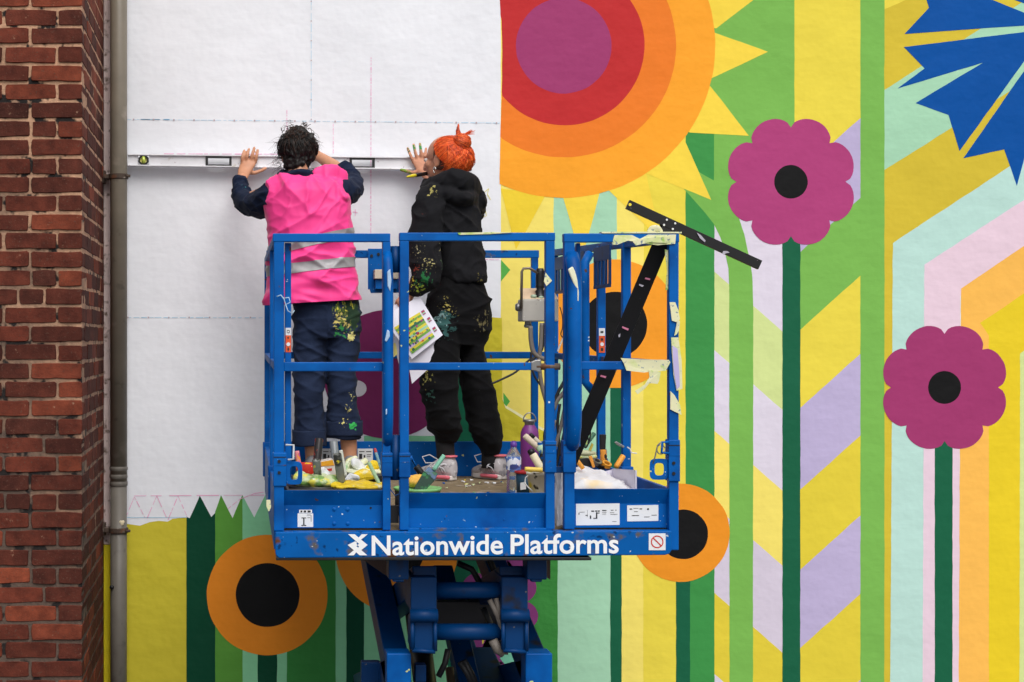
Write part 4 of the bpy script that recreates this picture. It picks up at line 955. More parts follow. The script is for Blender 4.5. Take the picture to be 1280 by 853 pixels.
def shoe(parent, heel, toe_, w_=.045, up=None, mat=None, ank=None):
    h = V(heel); t_ = V(toe_); dr = (t_-h).normalized(); sd_ = dr.cross(V((0,0,1))).normalized()
    mb = MB(); z = DZ+.022
    base = lambda k, zz, r: h.lerp(t_, k) + V((0,0,zz-h.z))
    vs = []; seg = 18; sec = [(-.02,.016,.060),(.01,.030,.090),(.07,.037,.104),(.16,.041,.106),(.27,.042,.098),(.38,.043,.092),(.48,.045,.078),(.62,.048,.058),(.78,.047,.046),(.9,.038,.038),(.98,.024,.030),(1.02,.008,.022)]
    for k, hw, ht in sec:
        c0 = h.lerp(t_, k)
        for q in range(seg):
            a = 2*math.pi*q/seg; cs, sn = math.cos(a), math.sin(a); wq = hw*math.copysign(abs(cs)**.75, cs)*(1 if sn < 0 else 1-.28*sn)
            p = c0 + sd_*wq; vs.append(V((p.x, p.y, z-.004 + ht*(.5+.5*math.copysign(abs(sn)**.7, sn)))))
    n_ = len(sec)
    mb.add(vs, [(a*seg+q, a*seg+(q+1)%seg, (a+1)*seg+(q+1)%seg, (a+1)*seg+q) for a in range(n_-1) for q in range(seg)] + [tuple(range(seg)), tuple((n_-1)*seg+q for q in range(seg))])
    s_ = sculpt('shoe', mb, .0045, mat or SHOE_G, parent, 2)
    off = root_loc(parent)
    so_ = MB()
    outl = [(.0,.5),(.1,.85),(.3,.9),(.6,1),(.82,.95),(.96,.6),(1.02,0)]
    poly = [h.lerp(t_, k) + sd_*w_*a*.95 for k, a in outl] + [h.lerp(t_, k) - sd_*w_*a*.95 for k, a in outl[::-1][1:]]
    so_.prism([V((p.x, p.y, DZ+.002)) for p in poly], (0,0,.026)); obj('sole', so_, SOLE, s_, bevel=.006, smooth=False)
    return s_, h, t_, sd_
shoe(pa, P(391,598,7.70), P(388,585,7.93)); shoe(pa, P(437,598,7.70), P(441,585,7.93))
for x in (391, 437): obj('sock', MB().tube([P(x,574,7.765), P(x,586,7.765)], .038, 16), simple('grey_sock', C(120,112,118), .9), pa, smooth=True)
# hair: mass, curled strands, messy topknot, flyaways
mb = MB()
mb.ell(P(372.5,189,7.79), (.086,.096,.088), 24, 16); mb.ell(P(370,204,7.77), (.064,.066,.045), 20, 12); mb.ell(P(372,170,7.775), (.055,.064,.045), 20, 12); mb.ell(P(362,173,7.76), (.036,.036,.03), 16, 10); mb.ell(P(383,172,7.76), (.038,.038,.034), 16, 10)
def d_hair(p, n): return .011*ridge(p, (34,34,24), 2.) + .008*nz(p, (70,70,60), 3.) - .006
hr1 = sculpt('hair', mb, .005, HAIR_B, pa, 3, d_hair)
def strands(name, mat, parent, gen, n, seg=5):
    mb = MB(); nm = len(mat) if isinstance(mat, list) else 1
    for i in range(n):
        pts, r0 = gen(i)
        m_ = len(pts); mb.tube(pts, [r0*(1-.75*k/(m_-1)) for k in range(m_)], seg, i % nm, False)
    o = obj(name, mb, mat, parent, smooth=True, normals=False); o['kind'] = 'stuff'; return o
rr = random.Random(11)
hc = P(372,188,7.79)
def g_curl(i):
    th = rr.uniform(0, 2*math.pi); ph = rr.uniform(-.5, 1.35)
    dr = V((math.cos(th)*math.cos(ph), -abs(math.sin(th)*math.cos(ph))*.9 if rr.random() < .8 else math.sin(th)*math.cos(ph), math.sin(ph)))
    p = hc + V((dr.x*.086, dr.y*.1, dr.z*.09)); tgt = P(371,166,7.74); pts = [p]
    w1, w2 = rr.uniform(0,6), rr.uniform(4,9)
    for k in range(1, 10):
        u = k/9; q = p.lerp(tgt, u*.75); o_ = q - hc; o_ = o_.normalized()*max(o_.length, .09+.010*math.sin(3*u)); q = hc + o_
        pts.append(q + V((math.sin(w1+u*w2), math.cos(w1+u*w2*.8), math.sin(w1*2+u*w2)))*.006)
    return pts, rr.uniform(.0009, .0024)
strands('hair_strands', [HAIR_B, HAIR_B, HAIR_B, HAIR_BR], hr1, g_curl, 520)
def g_top(i):
    c0 = P(rr.gauss(370,7), rr.gauss(167,4.5), 7.74+rr.uniform(-.05,.04)); r_ = rr.uniform(.006,.016); ax = V((rr.uniform(-1,1),rr.uniform(-1,1),rr.uniform(-1,1))).normalized(); a = ax.orthogonal().normalized(); b_ = ax.cross(a); ph = rr.uniform(0,6)
    return [c0 + (a*math.cos(ph+k*.5) + b_*math.sin(ph+k*.5))*r_*(1+.04*k) for k in range(9)], rr.uniform(.0012,.0028)
strands('topknot_curls', HAIR_BR, hr1, g_top, 150)
def g_fly(i):
    a = rr.choice(((350,196),(351,204),(353,212),(352,188),(394,178),(393,170),(378,154),(365,154),(349,180),(390,214),(355,170)))
    p = P(a[0]+rr.uniform(-2,2), a[1]+rr.uniform(-4,4), 7.77); dx = -1 if a[0] < 372 else .7
    v = V((dx*rr.uniform(.006,.02), rr.uniform(-.01,.01), rr.uniform(-.014,.012)*(1 if a[1] > 165 else -.6))); w_ = rr.uniform(0,6)
    return [p + v*k*.55 + V((0,0,-.0007*k*k)) + V((math.sin(w_+k*.9), 0, math.cos(w_+k*.8)))*.004 for k in range(7)], rr.uniform(.0006,.0011)
strands('flyaway_hair', HAIR_B, hr1, g_fly, 90, 4)

# --- painter in black, seen from behind on the left, head turned to the left
pb = thing('person', (P(578,598,7.78).x, 7.78, DZ), 'person in a black paint splattered hoodie, orange hair in a topknot, papers in hand', 'person')
mb = MB()
HC = P(555,199,7.80); HF = V((-.74,.67,-.05))
at2, R2 = head(mb, HC, HF, 1.07)
mb.limb([P(568,242,7.74), P(564,228,7.765), P(558,212,7.79)], [.062,.053,.052], 16, 4)
mb.vloft([(236,542,594,7.76,.06),(250,530,598,7.76,.095),(280,535,598,7.76,.11),(320,552,598,7.76,.105),(352,557,600,7.76,.105),(385,550,602,7.76,.10),(420,550,598,7.76,.09)], 24)
mb.limb([P(538,250,7.69), P(530,290,7.64), P(530,325,7.62)], [.055,.048,.041], 16); mb.limb([P(530,325,7.62), P(524,345,7.61), P(513,366,7.62)], [.041,.036,.026], 16)
mb.limb([P(590,252,7.84), P(585,262,7.98), P(574,262,8.10)], [.055,.047,.04], 16); mb.limb([P(574,262,8.10), P(552,240,8.2), P(534,219,8.29)], [.041,.036,.026], 16)
mb.limb([P(556,410,7.74), P(551,480,7.71), P(555,545,7.76), P(558,578,7.77)], [.06,.05,.04,.033], 16); mb.limb([P(588,410,7.78), P(594,480,7.77), P(607,545,7.80), P(613,578,7.80)], [.06,.05,.04,.033], 16)
HY = 8.318
mb.limb([P(535,221,8.285), P(529,211,8.305), P(524.5,201,HY)], [(.026,.018),(.036,.017),(.041,.013)], 16, 4)
for q in (((517,203),(513,194),(509.5,185.5)), ((521.5,199.5),(519,190),(517,180.8)), ((527,199),(526,189),(525,180)), ((532,202),(532,194),(532.5,186))): finger(mb, [(*q[0],HY),(*q[1],HY-.01),(*q[2],HY+.008)])
finger(mb, [(527,213,8.30),(517,216,8.31),(509,214.5,8.322),(501.5,212.5,8.33)], .0125, .0085)
# left hand pinching the papers: fingers behind the sheets, thumb in front
mb.limb([P(514,364,7.62), P(508,372,7.63), P(503,380,7.64)], [(.026,.02),(.034,.02),(.036,.016)], 14, 4)
for i, (kx, ky) in enumerate(((497,374),(499,380),(501,386),(504,391))): finger(mb, [(kx+4,ky-1,7.64),(kx-1,ky+3,7.65),(kx-1,ky+10,7.672),(kx+3,ky+14,7.69)])
finger(mb, [(511,371,7.615),(508,380,7.60),(506,389,7.603),(508,396,7.618)], .0125, .0085)
body2 = sculpt('body', mb, .0048, splat_cloth('freckled_skin', C(204,146,118), [(tuple(P(516,183,8.3)), .03, C(70,140,70), 70, .54, (1,1,1)), (tuple(P(525,183,8.3)), .03, C(70,140,70), 70, .56, (1,1,1)), (tuple(P(504,213,8.3)), .045, C(120,150,60), 50, .54, (1,1,1)), (tuple(P(510,188,8.3)), .04, C(96,104,70), 70, .60, (1,1,1))], .5), pb, 3)
eyes(body2, at2, 1.07)
obj('lips', MB().ell(at2(0,.0945,-.057), (.02,.006,.010), 14, 8, R2), simple('lip_pink', C(176,96,92), .45), body2, smooth=True)
er = MB(); ec = at2(-.082,-.006,-.047); er.tube([ec + V((math.cos(q*.45)*.3, math.cos(q*.45)*-.9, math.sin(q*.45)))*.013 + V((-.002,0,-.01)) for q in range(12)], .0032, 8)
obj('earring', er, simple('silver', C(225,222,215), .2, .9), body2, smooth=True)
HOOD = splat_cloth('black_hoodie', C(26,26,29), [
    (p_(536,258), .045, C(140,156,80), 55, .70, (1,1,1)), (p_(530,266), .05, C(120,62,54), 70, .73, (1,1,1)), (p_(540,240), .04, C(160,150,90), 60, .66, (1,1,1)),
    (p_(526,315), .07, C(170,160,110), 70, .68, (1,1,1)), (p_(528,349,7.535), .05, C(36,98,56), 40, .61, (1.6,1,1)), (p_(524,360,7.56), .045, C(150,164,60), 60, .65, (1,1,2)), (p_(515,352,7.57), .03, C(200,180,60), 50, .64, (1,1,1)), (p_(536,330,7.535), .06, C(170,160,110), 80, .72, (1,1,1)), (p_(522,315,7.57), .05, C(176,168,130), 80, .71, (1,1,1)), (p_(521,336,7.56), .03, C(130,56,44), 60, .66, (1,1,2)),
    (p_(545,330), .06, C(90,120,80), 60, .66, (1,1,1)), (p_(546,312), .06, C(176,168,130), 80, .70, (1,1,1)), (p_(524,332), .04, C(150,70,50), 50, .62, (1,1,2)), (p_(605,348), .04, C(120,110,60), 60, .64, (1,1,1))], .9)
mb = MB()
mb.vloft([(230,546,592,7.76,.06),(238,534,597,7.76,.10),(250,528,599,7.76,.122),(275,533,600,7.76,.135),(310,540,602,7.76,.137),(335,545,604,7.76,.138),(346,547,606,7.76,.135),(353,549,607,7.76,.132)], 32, p=2.3)
mb.limb([P(541,247,7.69), P(534,275,7.655), P(530,310,7.63), P(533,338,7.61)], [(.072,.085),(.08,.08),(.083,.078),(.076,.07)], 20, 5)
mb.limb([P(533,335,7.61), P(532,348,7.605), P(523,361,7.61)], [.076,.074,.048], 18, 4)
mb.limb([P(590,252,7.83), P(587,264,7.98), P(574,264,8.10)], [.072,.066,.055], 18, 4); mb.limb([P(574,264,8.10), P(558,246,8.18), P(546,232,8.24)], [.056,.05,.042], 18, 4)
# hood bunched behind the neck
mb.limb([P(534,234,7.80), P(541,230,7.72), P(556,226,7.665), P(574,227,7.655), P(589,232,7.71), P(594,238,7.78)], [(.03,.035),(.036,.04),(.042,.046),(.046,.05),(.042,.048),(.03,.04)], 18, 5)
mb.limb([P(546,239,7.68), P(561,243,7.645), P(577,250,7.635), P(590,247,7.69)], [(.032,.035),(.045,.04),(.05,.04),(.035,.035)], 16, 5)
mb.limb([P(534,231,7.82), P(536,229,7.88), P(546,233,7.92)], [.024,.026,.022], 12, 4)
def d_hood(p, n):
    low = max(0, min(1, (2.78-p.z)/.25))
    a = .014*crease(rotz(p,-.6), (6,6,12), 1.) + .005*nz(p, (9,9,18), 2.) + .022*low*crease(rotz(p,.32), (2.2,3,9), 5.) + .010*crease(rotz(p,1.2), (7,7,13), 15.)*(1-low)
    return a - .006
sculpt('hoodie', mb, .0055, HOOD, pb, 3, d_hood)
TRB = splat_cloth('black_trousers', C(17,17,19), [
    (p_(551,400), .055, C(120,150,150), 30, .60, (1.4,1,1)), (p_(556,408), .075, C(50,84,82), 22, .60, (1,1,1.8)), (p_(545,392), .05, C(190,190,186), 44, .69, (1,1,1)),
    (p_(560,384), .10, C(180,164,90), 90, .76, (1,1,1)), (p_(611,402), .08, C(104,96,66), 40, .64, (2,1,1)), (p_(612,414), .05, C(130,150,150), 60, .68, (1.5,1,1)),
    (p_(529,472), .07, C(150,144,80), 60, .68, (1,1,1)), (p_(535,496), .06, C(60,96,88), 50, .68, (1,1,1)), (p_(600,500), .12, C(170,170,166), 100, .78, (1,1,1)), (p_(622,530), .04, C(220,220,216), 80, .74, (1,1,3))], .9)
mb = MB()
mb.vloft([(345,546,603,7.76,.12),(358,539,608,7.76,.13),(375,532,613,7.76,.145),(395,528,615.5,7.76,.15),(415,527,615,7.76,.145),(432,530,607,7.76,.12)], 32, p=2.3)
mb.vloft([(405,530,577,7.72,.13),(435,524,577,7.71,.12),(460,523,575,7.705,.11),(480,523.5,574,7.70,.105),(500,527,574.5,7.71,.1),(520,533,576,7.73,.1),(536,534,577.5,7.745,.1),(545,541,575,7.755,.085),(552,545,570,7.765,.06)], 30, p=2.2)
mb.vloft([(405,572,612,7.79,.125),(435,575,606,7.78,.12),(460,574,612,7.78,.11),(490,577,620,7.78,.1),(515,582,624,7.79,.1),(540,586,627,7.795,.095),(554,592,628.5,7.80,.09),(562,598,626,7.80,.07),(569,602,624,7.80,.055)], 30, p=2.2)
def d_trb(p, n):
    lo = max(0, min(1, (2.35-p.z)/.5))
    return .010*crease(rotz(p,.4), (3.5,4,10), 2.) + .008*crease(rotz(p,-.5), (4,5,14), 7.) + .009*lo*crease(rotz(p,.3), (3.5,4,14), 4.) + .006*lo*nz(p, (9,9,16), 3.) - .008
sculpt('trousers', mb, .0055, TRB, pb, 3, d_trb)
SOCK = simple('black_sock', C(28,28,30), .9)
obj('sock', MB().tube([P(555.5,540,7.76), P(556.5,560,7.768), P(558,584,7.772)], [.05,.044,.046], 18), SOCK, pb, smooth=True); obj('sock', MB().tube([P(610,552,7.80), P(613,568,7.80), P(613,585,7.80)], [.046,.043,.045], 18), SOCK, pb, smooth=True)
SHOE_P = speckled('grey_trainer', C(186,180,182), .55, [(C(136,132,136), 30, .56, .62), (C(214,210,210), 44, .62, .66)], bmp=.3)
for hx, tx, hy, tY in ((568,523,7.71,7.86),(629,593,7.76,7.93)):
    s_, h, t_, sd_ = shoe(pb, P(hx,600,hy), V((P(tx,590,tY).x, tY, P(hx,600,hy).z)), .046, mat=SHOE_P)
    side_ = sd_ if sd_.y < 0 else -sd_
    for k0, k1 in ((.03,.3),(.34,.5)):
        a, b_ = h.lerp(t_, k0)+side_*.043, h.lerp(t_, k1)+side_*.046
        obj('sole_gel', MB().limb([V((a.x,a.y,DZ+.019)), V((b_.x,b_.y,DZ+.019))], [(.010,.010),(.009,.009)], 10, 3), PINKT, s_, smooth=True)
    mk = MB()
    for k in range(5):
        a = h.lerp(t_, .1+.07*k) + side_*.042; mk.tube([V((a.x,a.y,DZ+.04)), V((a.x-.012,a.y,DZ+.062)), V((a.x-.03,a.y+.004,DZ+.07))], .003, 6)
    a = h.lerp(t_, .16) + side_*.041
    mk.tube([V((a.x,a.y-.002,DZ+.06)) + V((math.cos(q*.4)*.026, -.001, math.sin(q*.4)*.022)) for q in range(9)], .0045, 6)
    obj('shoe_stripe', mk, simple('silver_trim', C(196,196,200), .35), s_, smooth=True)
    lc = MB(); c0 = h.lerp(t_, .42)
    lc.tube([V((c0.x,c0.y-.02,DZ+.095)), V((c0.x-.05,c0.y-.03,DZ+.125)), V((c0.x-.085,c0.y-.03,DZ+.115)), V((c0.x-.07,c0.y-.03,DZ+.085)), V((c0.x-.02,c0.y-.025,DZ+.085))], .003, 6)
    obj('shoe_lace', lc, simple('white_lace', C(210,210,210), .8), s_, smooth=True)
    obj('shoe_collar', MB().lathe(h.lerp(t_, .13)+V((0,0,DZ+.119-h.z)), [(.030,-.006),(.038,-.003),(.038,.002),(.030,.004)], 18), PINKT, s_, smooth=True)
# orange hair
EC = P(563,196,7.785); ER = V((.105,.105,.098))
mb = MB(); mb.ell(P(557,199,7.80), (.088,.096,.096), 24, 16); mb.ell(P(567,206,7.79), (.07,.08,.07), 20, 12)
f_ = HF.normalized()
stub = sculpt('undercut', mb, .006, STUB, pb, 3, cut=[(HC + f_*.004, f_), (P(560,217,7.79), V((-.25,0,-1)))])
mb = MB(); mb.ell(P(562,193,7.79), (.100,.102,.090), 24, 16); mb.ell(P(575,198,7.765), (.072,.085,.075), 20, 12)
hr2 = sculpt('hair', mb, .005, HAIR_O2, pb, 3, lambda p, n: .006*ridge(rotz(p,.9), (50,50,12), 1.) - .003, cut=[(P(547,190,7.78), V((-1,.1,-.2))), (P(565,207,7.75), V((-.45,0,-1)))])
bun = P(575.5,181,7.73)
def onshell(p, k=1.0):
    d_ = p - EC; l = math.sqrt((d_.x/ER.x)**2+(d_.y/ER.y)**2+(d_.z/ER.z)**2); return EC + d_/l*k
rr = random.Random(5)
def g_pull(i):
    u = rr.random()
    ed = [(545,177,7.80),(545,186,7.74),(545.5,194,7.715),(550,200,7.695),(557,206,7.68),(568,210,7.68),(580,210,7.69),(590,203,7.72),(592,190,7.76),(586,178,7.79),(572,171,7.83),(556,171,7.84)]
    s_ = rr.random()*(len(ed)-1); k = int(s_); a = P(*ed[k]).lerp(P(*ed[k+1]), s_-k); a = onshell(a, rr.uniform(.97,1.03)); pts = []
    lift = rr.uniform(0,.05); w_ = rr.uniform(0,6)
    for j in range(10):
        t_ = j/9; p = a.lerp(bun, t_); p = onshell(p, 1.0+lift*math.sin(math.pi*t_)) if t_ < .95 else p
        pts.append(p + V((math.sin(w_+t_*5), 0, math.cos(w_+t_*4)))*.0025)
    return pts, rr.uniform(.0009,.0026)
strands('hair_strands', [HAIR_O, HAIR_O, HAIR_O2, HAIR_O, HAIR_O3], hr2, g_pull, 620, 5)
def g_lock(i):
    x = rr.uniform(553,589); a = P(rr.uniform(560,588), rr.uniform(184,196), 7.70); e_ = P(x+rr.uniform(-2,6), 208+rr.uniform(-4,12)-abs(x-572)*.12, 7.70+rr.uniform(-.02,.06)); pts = []; w_ = rr.uniform(0,6)
    for j in range(10):
        t_ = j/9; p = onshell(a.lerp(e_, t_), 1.05+.13*math.sin(t_*2.2)); pts.append(p + V((math.sin(w_+t_*5)*.008, 0, math.cos(w_+t_*4)*.003)))
    return pts, rr.uniform(.0012,.0030)
strands('hair_locks', [HAIR_O, HAIR_O2, HAIR_O, HAIR_O3], hr2, g_lock, 240, 5)
mb = MB(); mb.ell(bun + V((.006,-.012,.012)), (.042,.044,.04), 20, 12); mb.limb([P(573.5,172,7.72), P(572.5,163,7.72), P(573,155.5,7.72)], [.012,.009,.002], 12, 4)
bn = sculpt('topknot', mb, .004, HAIR_O2, hr2, 2, lambda p, n: .003*ridge(p, (90,90,40), 1.))
def g_bun(i):
    ax = V((.35+rr.uniform(-.3,.3), rr.uniform(-.4,.2), 1)).normalized(); a = ax.orthogonal().normalized(); b_ = ax.cross(a); ph = rr.uniform(0,6); h = rr.uniform(-.7,.8)
    c0 = bun + V((.006,-.012,.012)) + ax*h*.036; r_ = .045*math.sqrt(1-h*h*.8)
    return [c0 + (a*math.cos(ph+k*.33)+b_*math.sin(ph+k*.33))*r_ for k in range(10)], rr.uniform(.0012,.003)
obj_ = strands('topknot_strands', [HAIR_O, HAIR_O2, HAIR_O3], hr2, g_bun, 130, 5)
def g_wisp(i):
    a = P(580,168,7.72); v = V((rr.uniform(.03,.055), rr.uniform(-.01,.01), rr.uniform(-.008,.02)))
    if i % 3 == 0: a = P(573,170,7.72); v = V((rr.uniform(-.006,.004), 0, rr.uniform(.04,.062)))
    return [a + v*k/5 + V((0,0,.001*k)) for k in range(6)], .0016
strands('hair_wisps', HAIR_O, hr2, g_wisp, 40, 4)

# ------------------------------------------------------------------ things held, leaning or lying about
def T(name, at, label, cat, group=None): return thing(name, at, label, cat, group)
# long spirit level held on the wall
LY = 8.343
lev = T('spirit_level', P(374,203,LY), 'long white aluminium spirit level held flat against the white wall', 'spirit level')
ALU = speckled('white_aluminium', C(226,226,230), .35, [(C(170,150,160), 60, .7, .74), (C(190,186,180), 24, .66, .74)], spec=.5)
def ly_(x, k): return 192.6 + (x-159)*.0105 + k*(14.8 + (x-159)*.003)   # k 0 top edge, 1 bottom edge
def lseg(x0, x1, k0, k1, Ya, Yb, m=0, mb=None):
    mb = mb or MB(); q = [P(x0, ly_(x0,k0), Ya), P(x1, ly_(x1,k0), Ya), P(x1, ly_(x1,k1), Ya), P(x0, ly_(x0,k1), Ya)]
    return mb.prism(q, (0, Yb-Ya, 0))
for x0, x1 in ((159.6,172.6),(186.4,257),(289.5,437),(468.5,584)): obj('web', lseg(x0, x1, .08, .92, LY-.004, LY+.018), ALU, lev)
obj('flange', lseg(159.5, 584, 0, .1, LY-.016, LY+.026), ALU, lev, bevel=.001); obj('flange', lseg(159.5, 584, .9, 1, LY-.016, LY+.026), ALU, lev, bevel=.001)
EC_ = lseg(584, 590, -.02, 1.02, LY-.018, LY+.028); obj('end_cap', EC_, BLACK, lev, bevel=.004)
for x0, x1 in ((257,289.5),(437,468.5)):
    mb = MB()
    for a in ((x0,x1,.1,.24),(x0,x1,.8,.9),(x0,x0+3,.24,.8),(x1-3,x1,.24,.8)): lseg(*a, LY-.010, LY+.022, mb=mb)
    obj('hand_hole', mb, BLACK, lev)
vx, vy = 179.5, ly_(179.5,.5)
oc = [(vx+7*math.cos(math.radians(22.5+45*k)), vy+7*math.sin(math.radians(22.5+45*k))) for k in range(8)]; ic = [(vx+(x-vx)*.66, vy+(y-vy)*.66) for x, y in oc]
mb = MB(); vs = [P(x,y,Y) for Y in (LY-.012, LY+.016) for x, y in oc+ic]
for k in range(8):
    j = (k+1) % 8; mb.add([vs[k],vs[j],vs[8+j],vs[8+k],vs[16+k],vs[16+j],vs[24+j],vs[24+k]], [(0,1,2,3),(4,7,6,5),(0,4,5,1),(3,2,6,7)])
vh = obj('vial_housing', mb, BLACK, lev); mb = MB(); mb.prism([P(x,y,LY-.002) for x, y in ic], (0,.012,0)); obj('vial_back', mb, simple('vial_yellow', C(222,214,120), .4), vh)
mb = MB(); mb.tube([P(vx,vy-4.2,LY-.006), P(vx,vy+4.2,LY-.006)], .009, 12); obj('vial', mb, simple('vial_green', C(196,214,90), .15, spec=.8), vh, smooth=True)
# marker held in the mouth
mk_ = T('marker_pen', P(520,217,7.74), 'black marker pen with a yellow tip held in the mouth of the painter in black', 'marker pen')
a, b_ = V(at2(0.0,.088,-.054)), P(508.5,221.3,7.70); ax = (b_-a).normalized(); L_ = (b_-a).length
obj('barrel', MB().lathe(a, [(.0085,-.03),(.0095,-.02),(.0095,L_*.60),(.0085,L_*.62)], 18, axis=ax), speckled('black_barrel', C(30,30,32), .3, [(C(190,120,60), 90, .7, .72)]), mk_, smooth=True)
obj('nib', MB().lathe(a, [(.0088,L_*.62),(.0088,L_*.74),(.006,L_*.86),(.0045,L_*.97),(.0035,L_)], 18, axis=ax), simple('yellow_plastic', C(226,208,40), .4), mk_, smooth=True)
# papers in the hand of the painter in black
PAP = simple('white_paper', C(226,224,236), .8, var=.03, bmp=.08, bs=20)
def sheet(parent, name, q, Y0s, th=.0025, mat=None):
    n = 8; mb = MB(); vs = []
    for i in range(n+1):
        for j in range(n+1):
            u, v = i/n, j/n; x = (q[0][0]*(1-u)+q[1][0]*u)*(1-v) + (q[3][0]*(1-u)+q[2][0]*u)*v; y = (q[0][1]*(1-u)+q[1][1]*u)*(1-v) + (q[3][1]*(1-u)+q[2][1]*u)*v
            Y = (Y0s[0]*(1-u)+Y0s[1]*u)*(1-v) + (Y0s[3]*(1-u)+Y0s[2]*u)*v - .018*math.sin(math.pi*u)*math.sin(math.pi*v*.8) ; vs.append(P(x,y,Y))
    k = (n+1)**2; fs = []
    for i in range(n):
        for j in range(n): fs.append((i*(n+1)+j, i*(n+1)+j+1, (i+1)*(n+1)+j+1, (i+1)*(n+1)+j))
    mb.add(vs + [p+V((0,th,0)) for p in vs], fs + [tuple(x+k for x in f)[::-1] for f in fs]); return obj(name, mb, mat or PAP, parent, smooth=True)
pp = T('paper_design', P(520,430,7.60), 'folded white design sheets with a small colour print, held by the painter in black', 'papers')
sheet(pp, 'back_sheet', [(499,392),(545,410),(567.5,432),(515,480)], [7.625,7.615,7.62,7.63])
sheet(pp, 'back_sheet', [(481,388),(500,378),(504,440),(498.5,455)], [7.66,7.64,7.65,7.66])
sheet(pp, 'back_sheet', [(489,385),(500,390),(500,440),(492,447)], [7.665,7.66,7.66,7.665], mat=simple('yellow_paper', C(240,228,140), .8))
fs_q = [(478,396),(524.5,370.5),(553.5,419),(515,449)]
fs_ = sheet(pp, 'front_sheet', fs_q, [7.60,7.60,7.59,7.59])
def on(u, v, dy=.021):
    q = fs_q; x = (q[0][0]*(1-u)+q[1][0]*u)*(1-v) + (q[3][0]*(1-u)+q[2][0]*u)*v; y = (q[0][1]*(1-u)+q[1][1]*u)*(1-v) + (q[3][1]*(1-u)+q[2][1]*u)*v
    return P(x, y, 7.60-.01*v-.018*math.sin(math.pi*u)*math.sin(math.pi*v*.8)-.003)
PRC = [C(214,200,60), C(110,160,70), C(40,100,70), C(170,50,60), C(150,60,110), C(60,60,140), C(230,150,50), C(150,200,170), C(200,180,210), C(30,30,34)]
PRM = [simple('print_ink', c_, .7, var=.02) for c_ in PRC]
mb = MB(); rr = random.Random(3)
for i in range(12):
    v0 = .30+.052*i
    for q in range(9):
        ua, ub = .08+.08*q, .08+.08*(q+1)
        mb.add([on(u, v) for u, v in ((ua,v0),(ub,v0),(ub,v0+.05),(ua,v0+.05))], [(0,1,2,3)], (0,1,0,2,1,0,7,0,1,8,0,1)[i])
for i in range(46):
    u, v = rr.uniform(.1,.76), rr.uniform(.34,.88); r_ = rr.uniform(.015,.045)
    mb.add([on(u+r_*math.cos(k*math.pi/4), v+r_*.8*math.sin(k*math.pi/4))+V((0,-.0006,0)) for k in range(8)], [tuple(range(8))], rr.choice((3,4,5,6,2,4,3,9,1)))
for u, v in ((.84,.30),(.87,.50),(.86,.74)):
    for k in range(4): mb.add([on(a_, b2) for a_, b2 in ((u,v+.025*k),(u+.08,v+.025*k),(u+.08,v+.025*k+.024),(u,v+.025*k+.024))], [(0,1,2,3)], (4,3,7,4)[k])
obj('printed_design', mb, PRM, fs_, normals=False)['kind'] = 'stuff'

# black plasterboard square leaning on the railing
TB = speckled('scuffed_black_metal', C(22,22,24), .45, [(C(96,96,98), 34, .70, .74), (C(190,150,170), 60, .76, .77)], spec=.35)
sq = T('t_square', P(710,610,6.1), 'large black T-square leaning behind the rail with its head above it', 't-square')
def bar(name, a, Ya, b_, Yb, wpx, th, mat=TB, bevel=.001):
    A, B = P(*a, Ya), P(*b_, Yb); t_ = (B-A).normalized(); n_ = t_.cross(V((0,1,0))).normalized(); f_ = n_.cross(t_).normalized(); h = wpx/2*Ya/F
    return obj(name, MB().prism([A+n_*h, A-n_*h, B-n_*h, B+n_*h], f_*th), mat, sq, bevel=bevel)
bar('blade', (836.5,281), 5.86, (700,606), 6.10, 20.5, .004); hd = bar('head', (785,255.5), 5.83, (950.5,331.5), 5.83, 12, .016)
obj('bracket_plate', MB().prism([P(x,y,5.832) for x, y in ((826,290),(829,281),(846,288),(842,296),(826,292))], (0,.006,0)), TB, sq)
for x, y in ((833.5,275),(844,279.5),(830,281.5),(841,286.5)): obj('rivet', MB().lathe(P(x,y,5.829), [(.0042,0),(.003,.002)], 10, axis=(0,-1,0)), PLATE, sq)
obj('hang_hole', MB().lathe(P(787.5,256,5.8288), [(.0055,0),(.0055,.0008)], 14, axis=(0,-1,0)), paint_mat(c_yel2), sq)
def mark(px, mat, Y): obj('paint_mark', MB().prism([P(x,y,Y) for x, y in px], (0,.0012,0)), mat, sq)
PKM = simple('pink_paint', C(206,120,150), .5); GRM = simple('grey_scuff', C(176,172,184), .5)
mark([(807,347),(813,348.5),(812.5,350.5),(806,349)], PKM, 5.895); mark([(778,408),(786,411),(785,413.5),(777.5,410)], PKM, 5.945); mark([(751,469),(758,470.5),(757,473),(750.5,471)], PKM, 5.99)
mark([(799,355),(805,357),(803,359),(799,357)], GRM, 5.90); mark([(871,291),(876,294),(882,301),(881,303),(875,298)], GRM, 5.826); mark([(904,314),(909,314),(912,316),(907,317),(905,319),(903,317)], GRM, 5.826); mark([(773,419),(775.5,417),(775,421),(773.5,422)], GRM, 5.95)

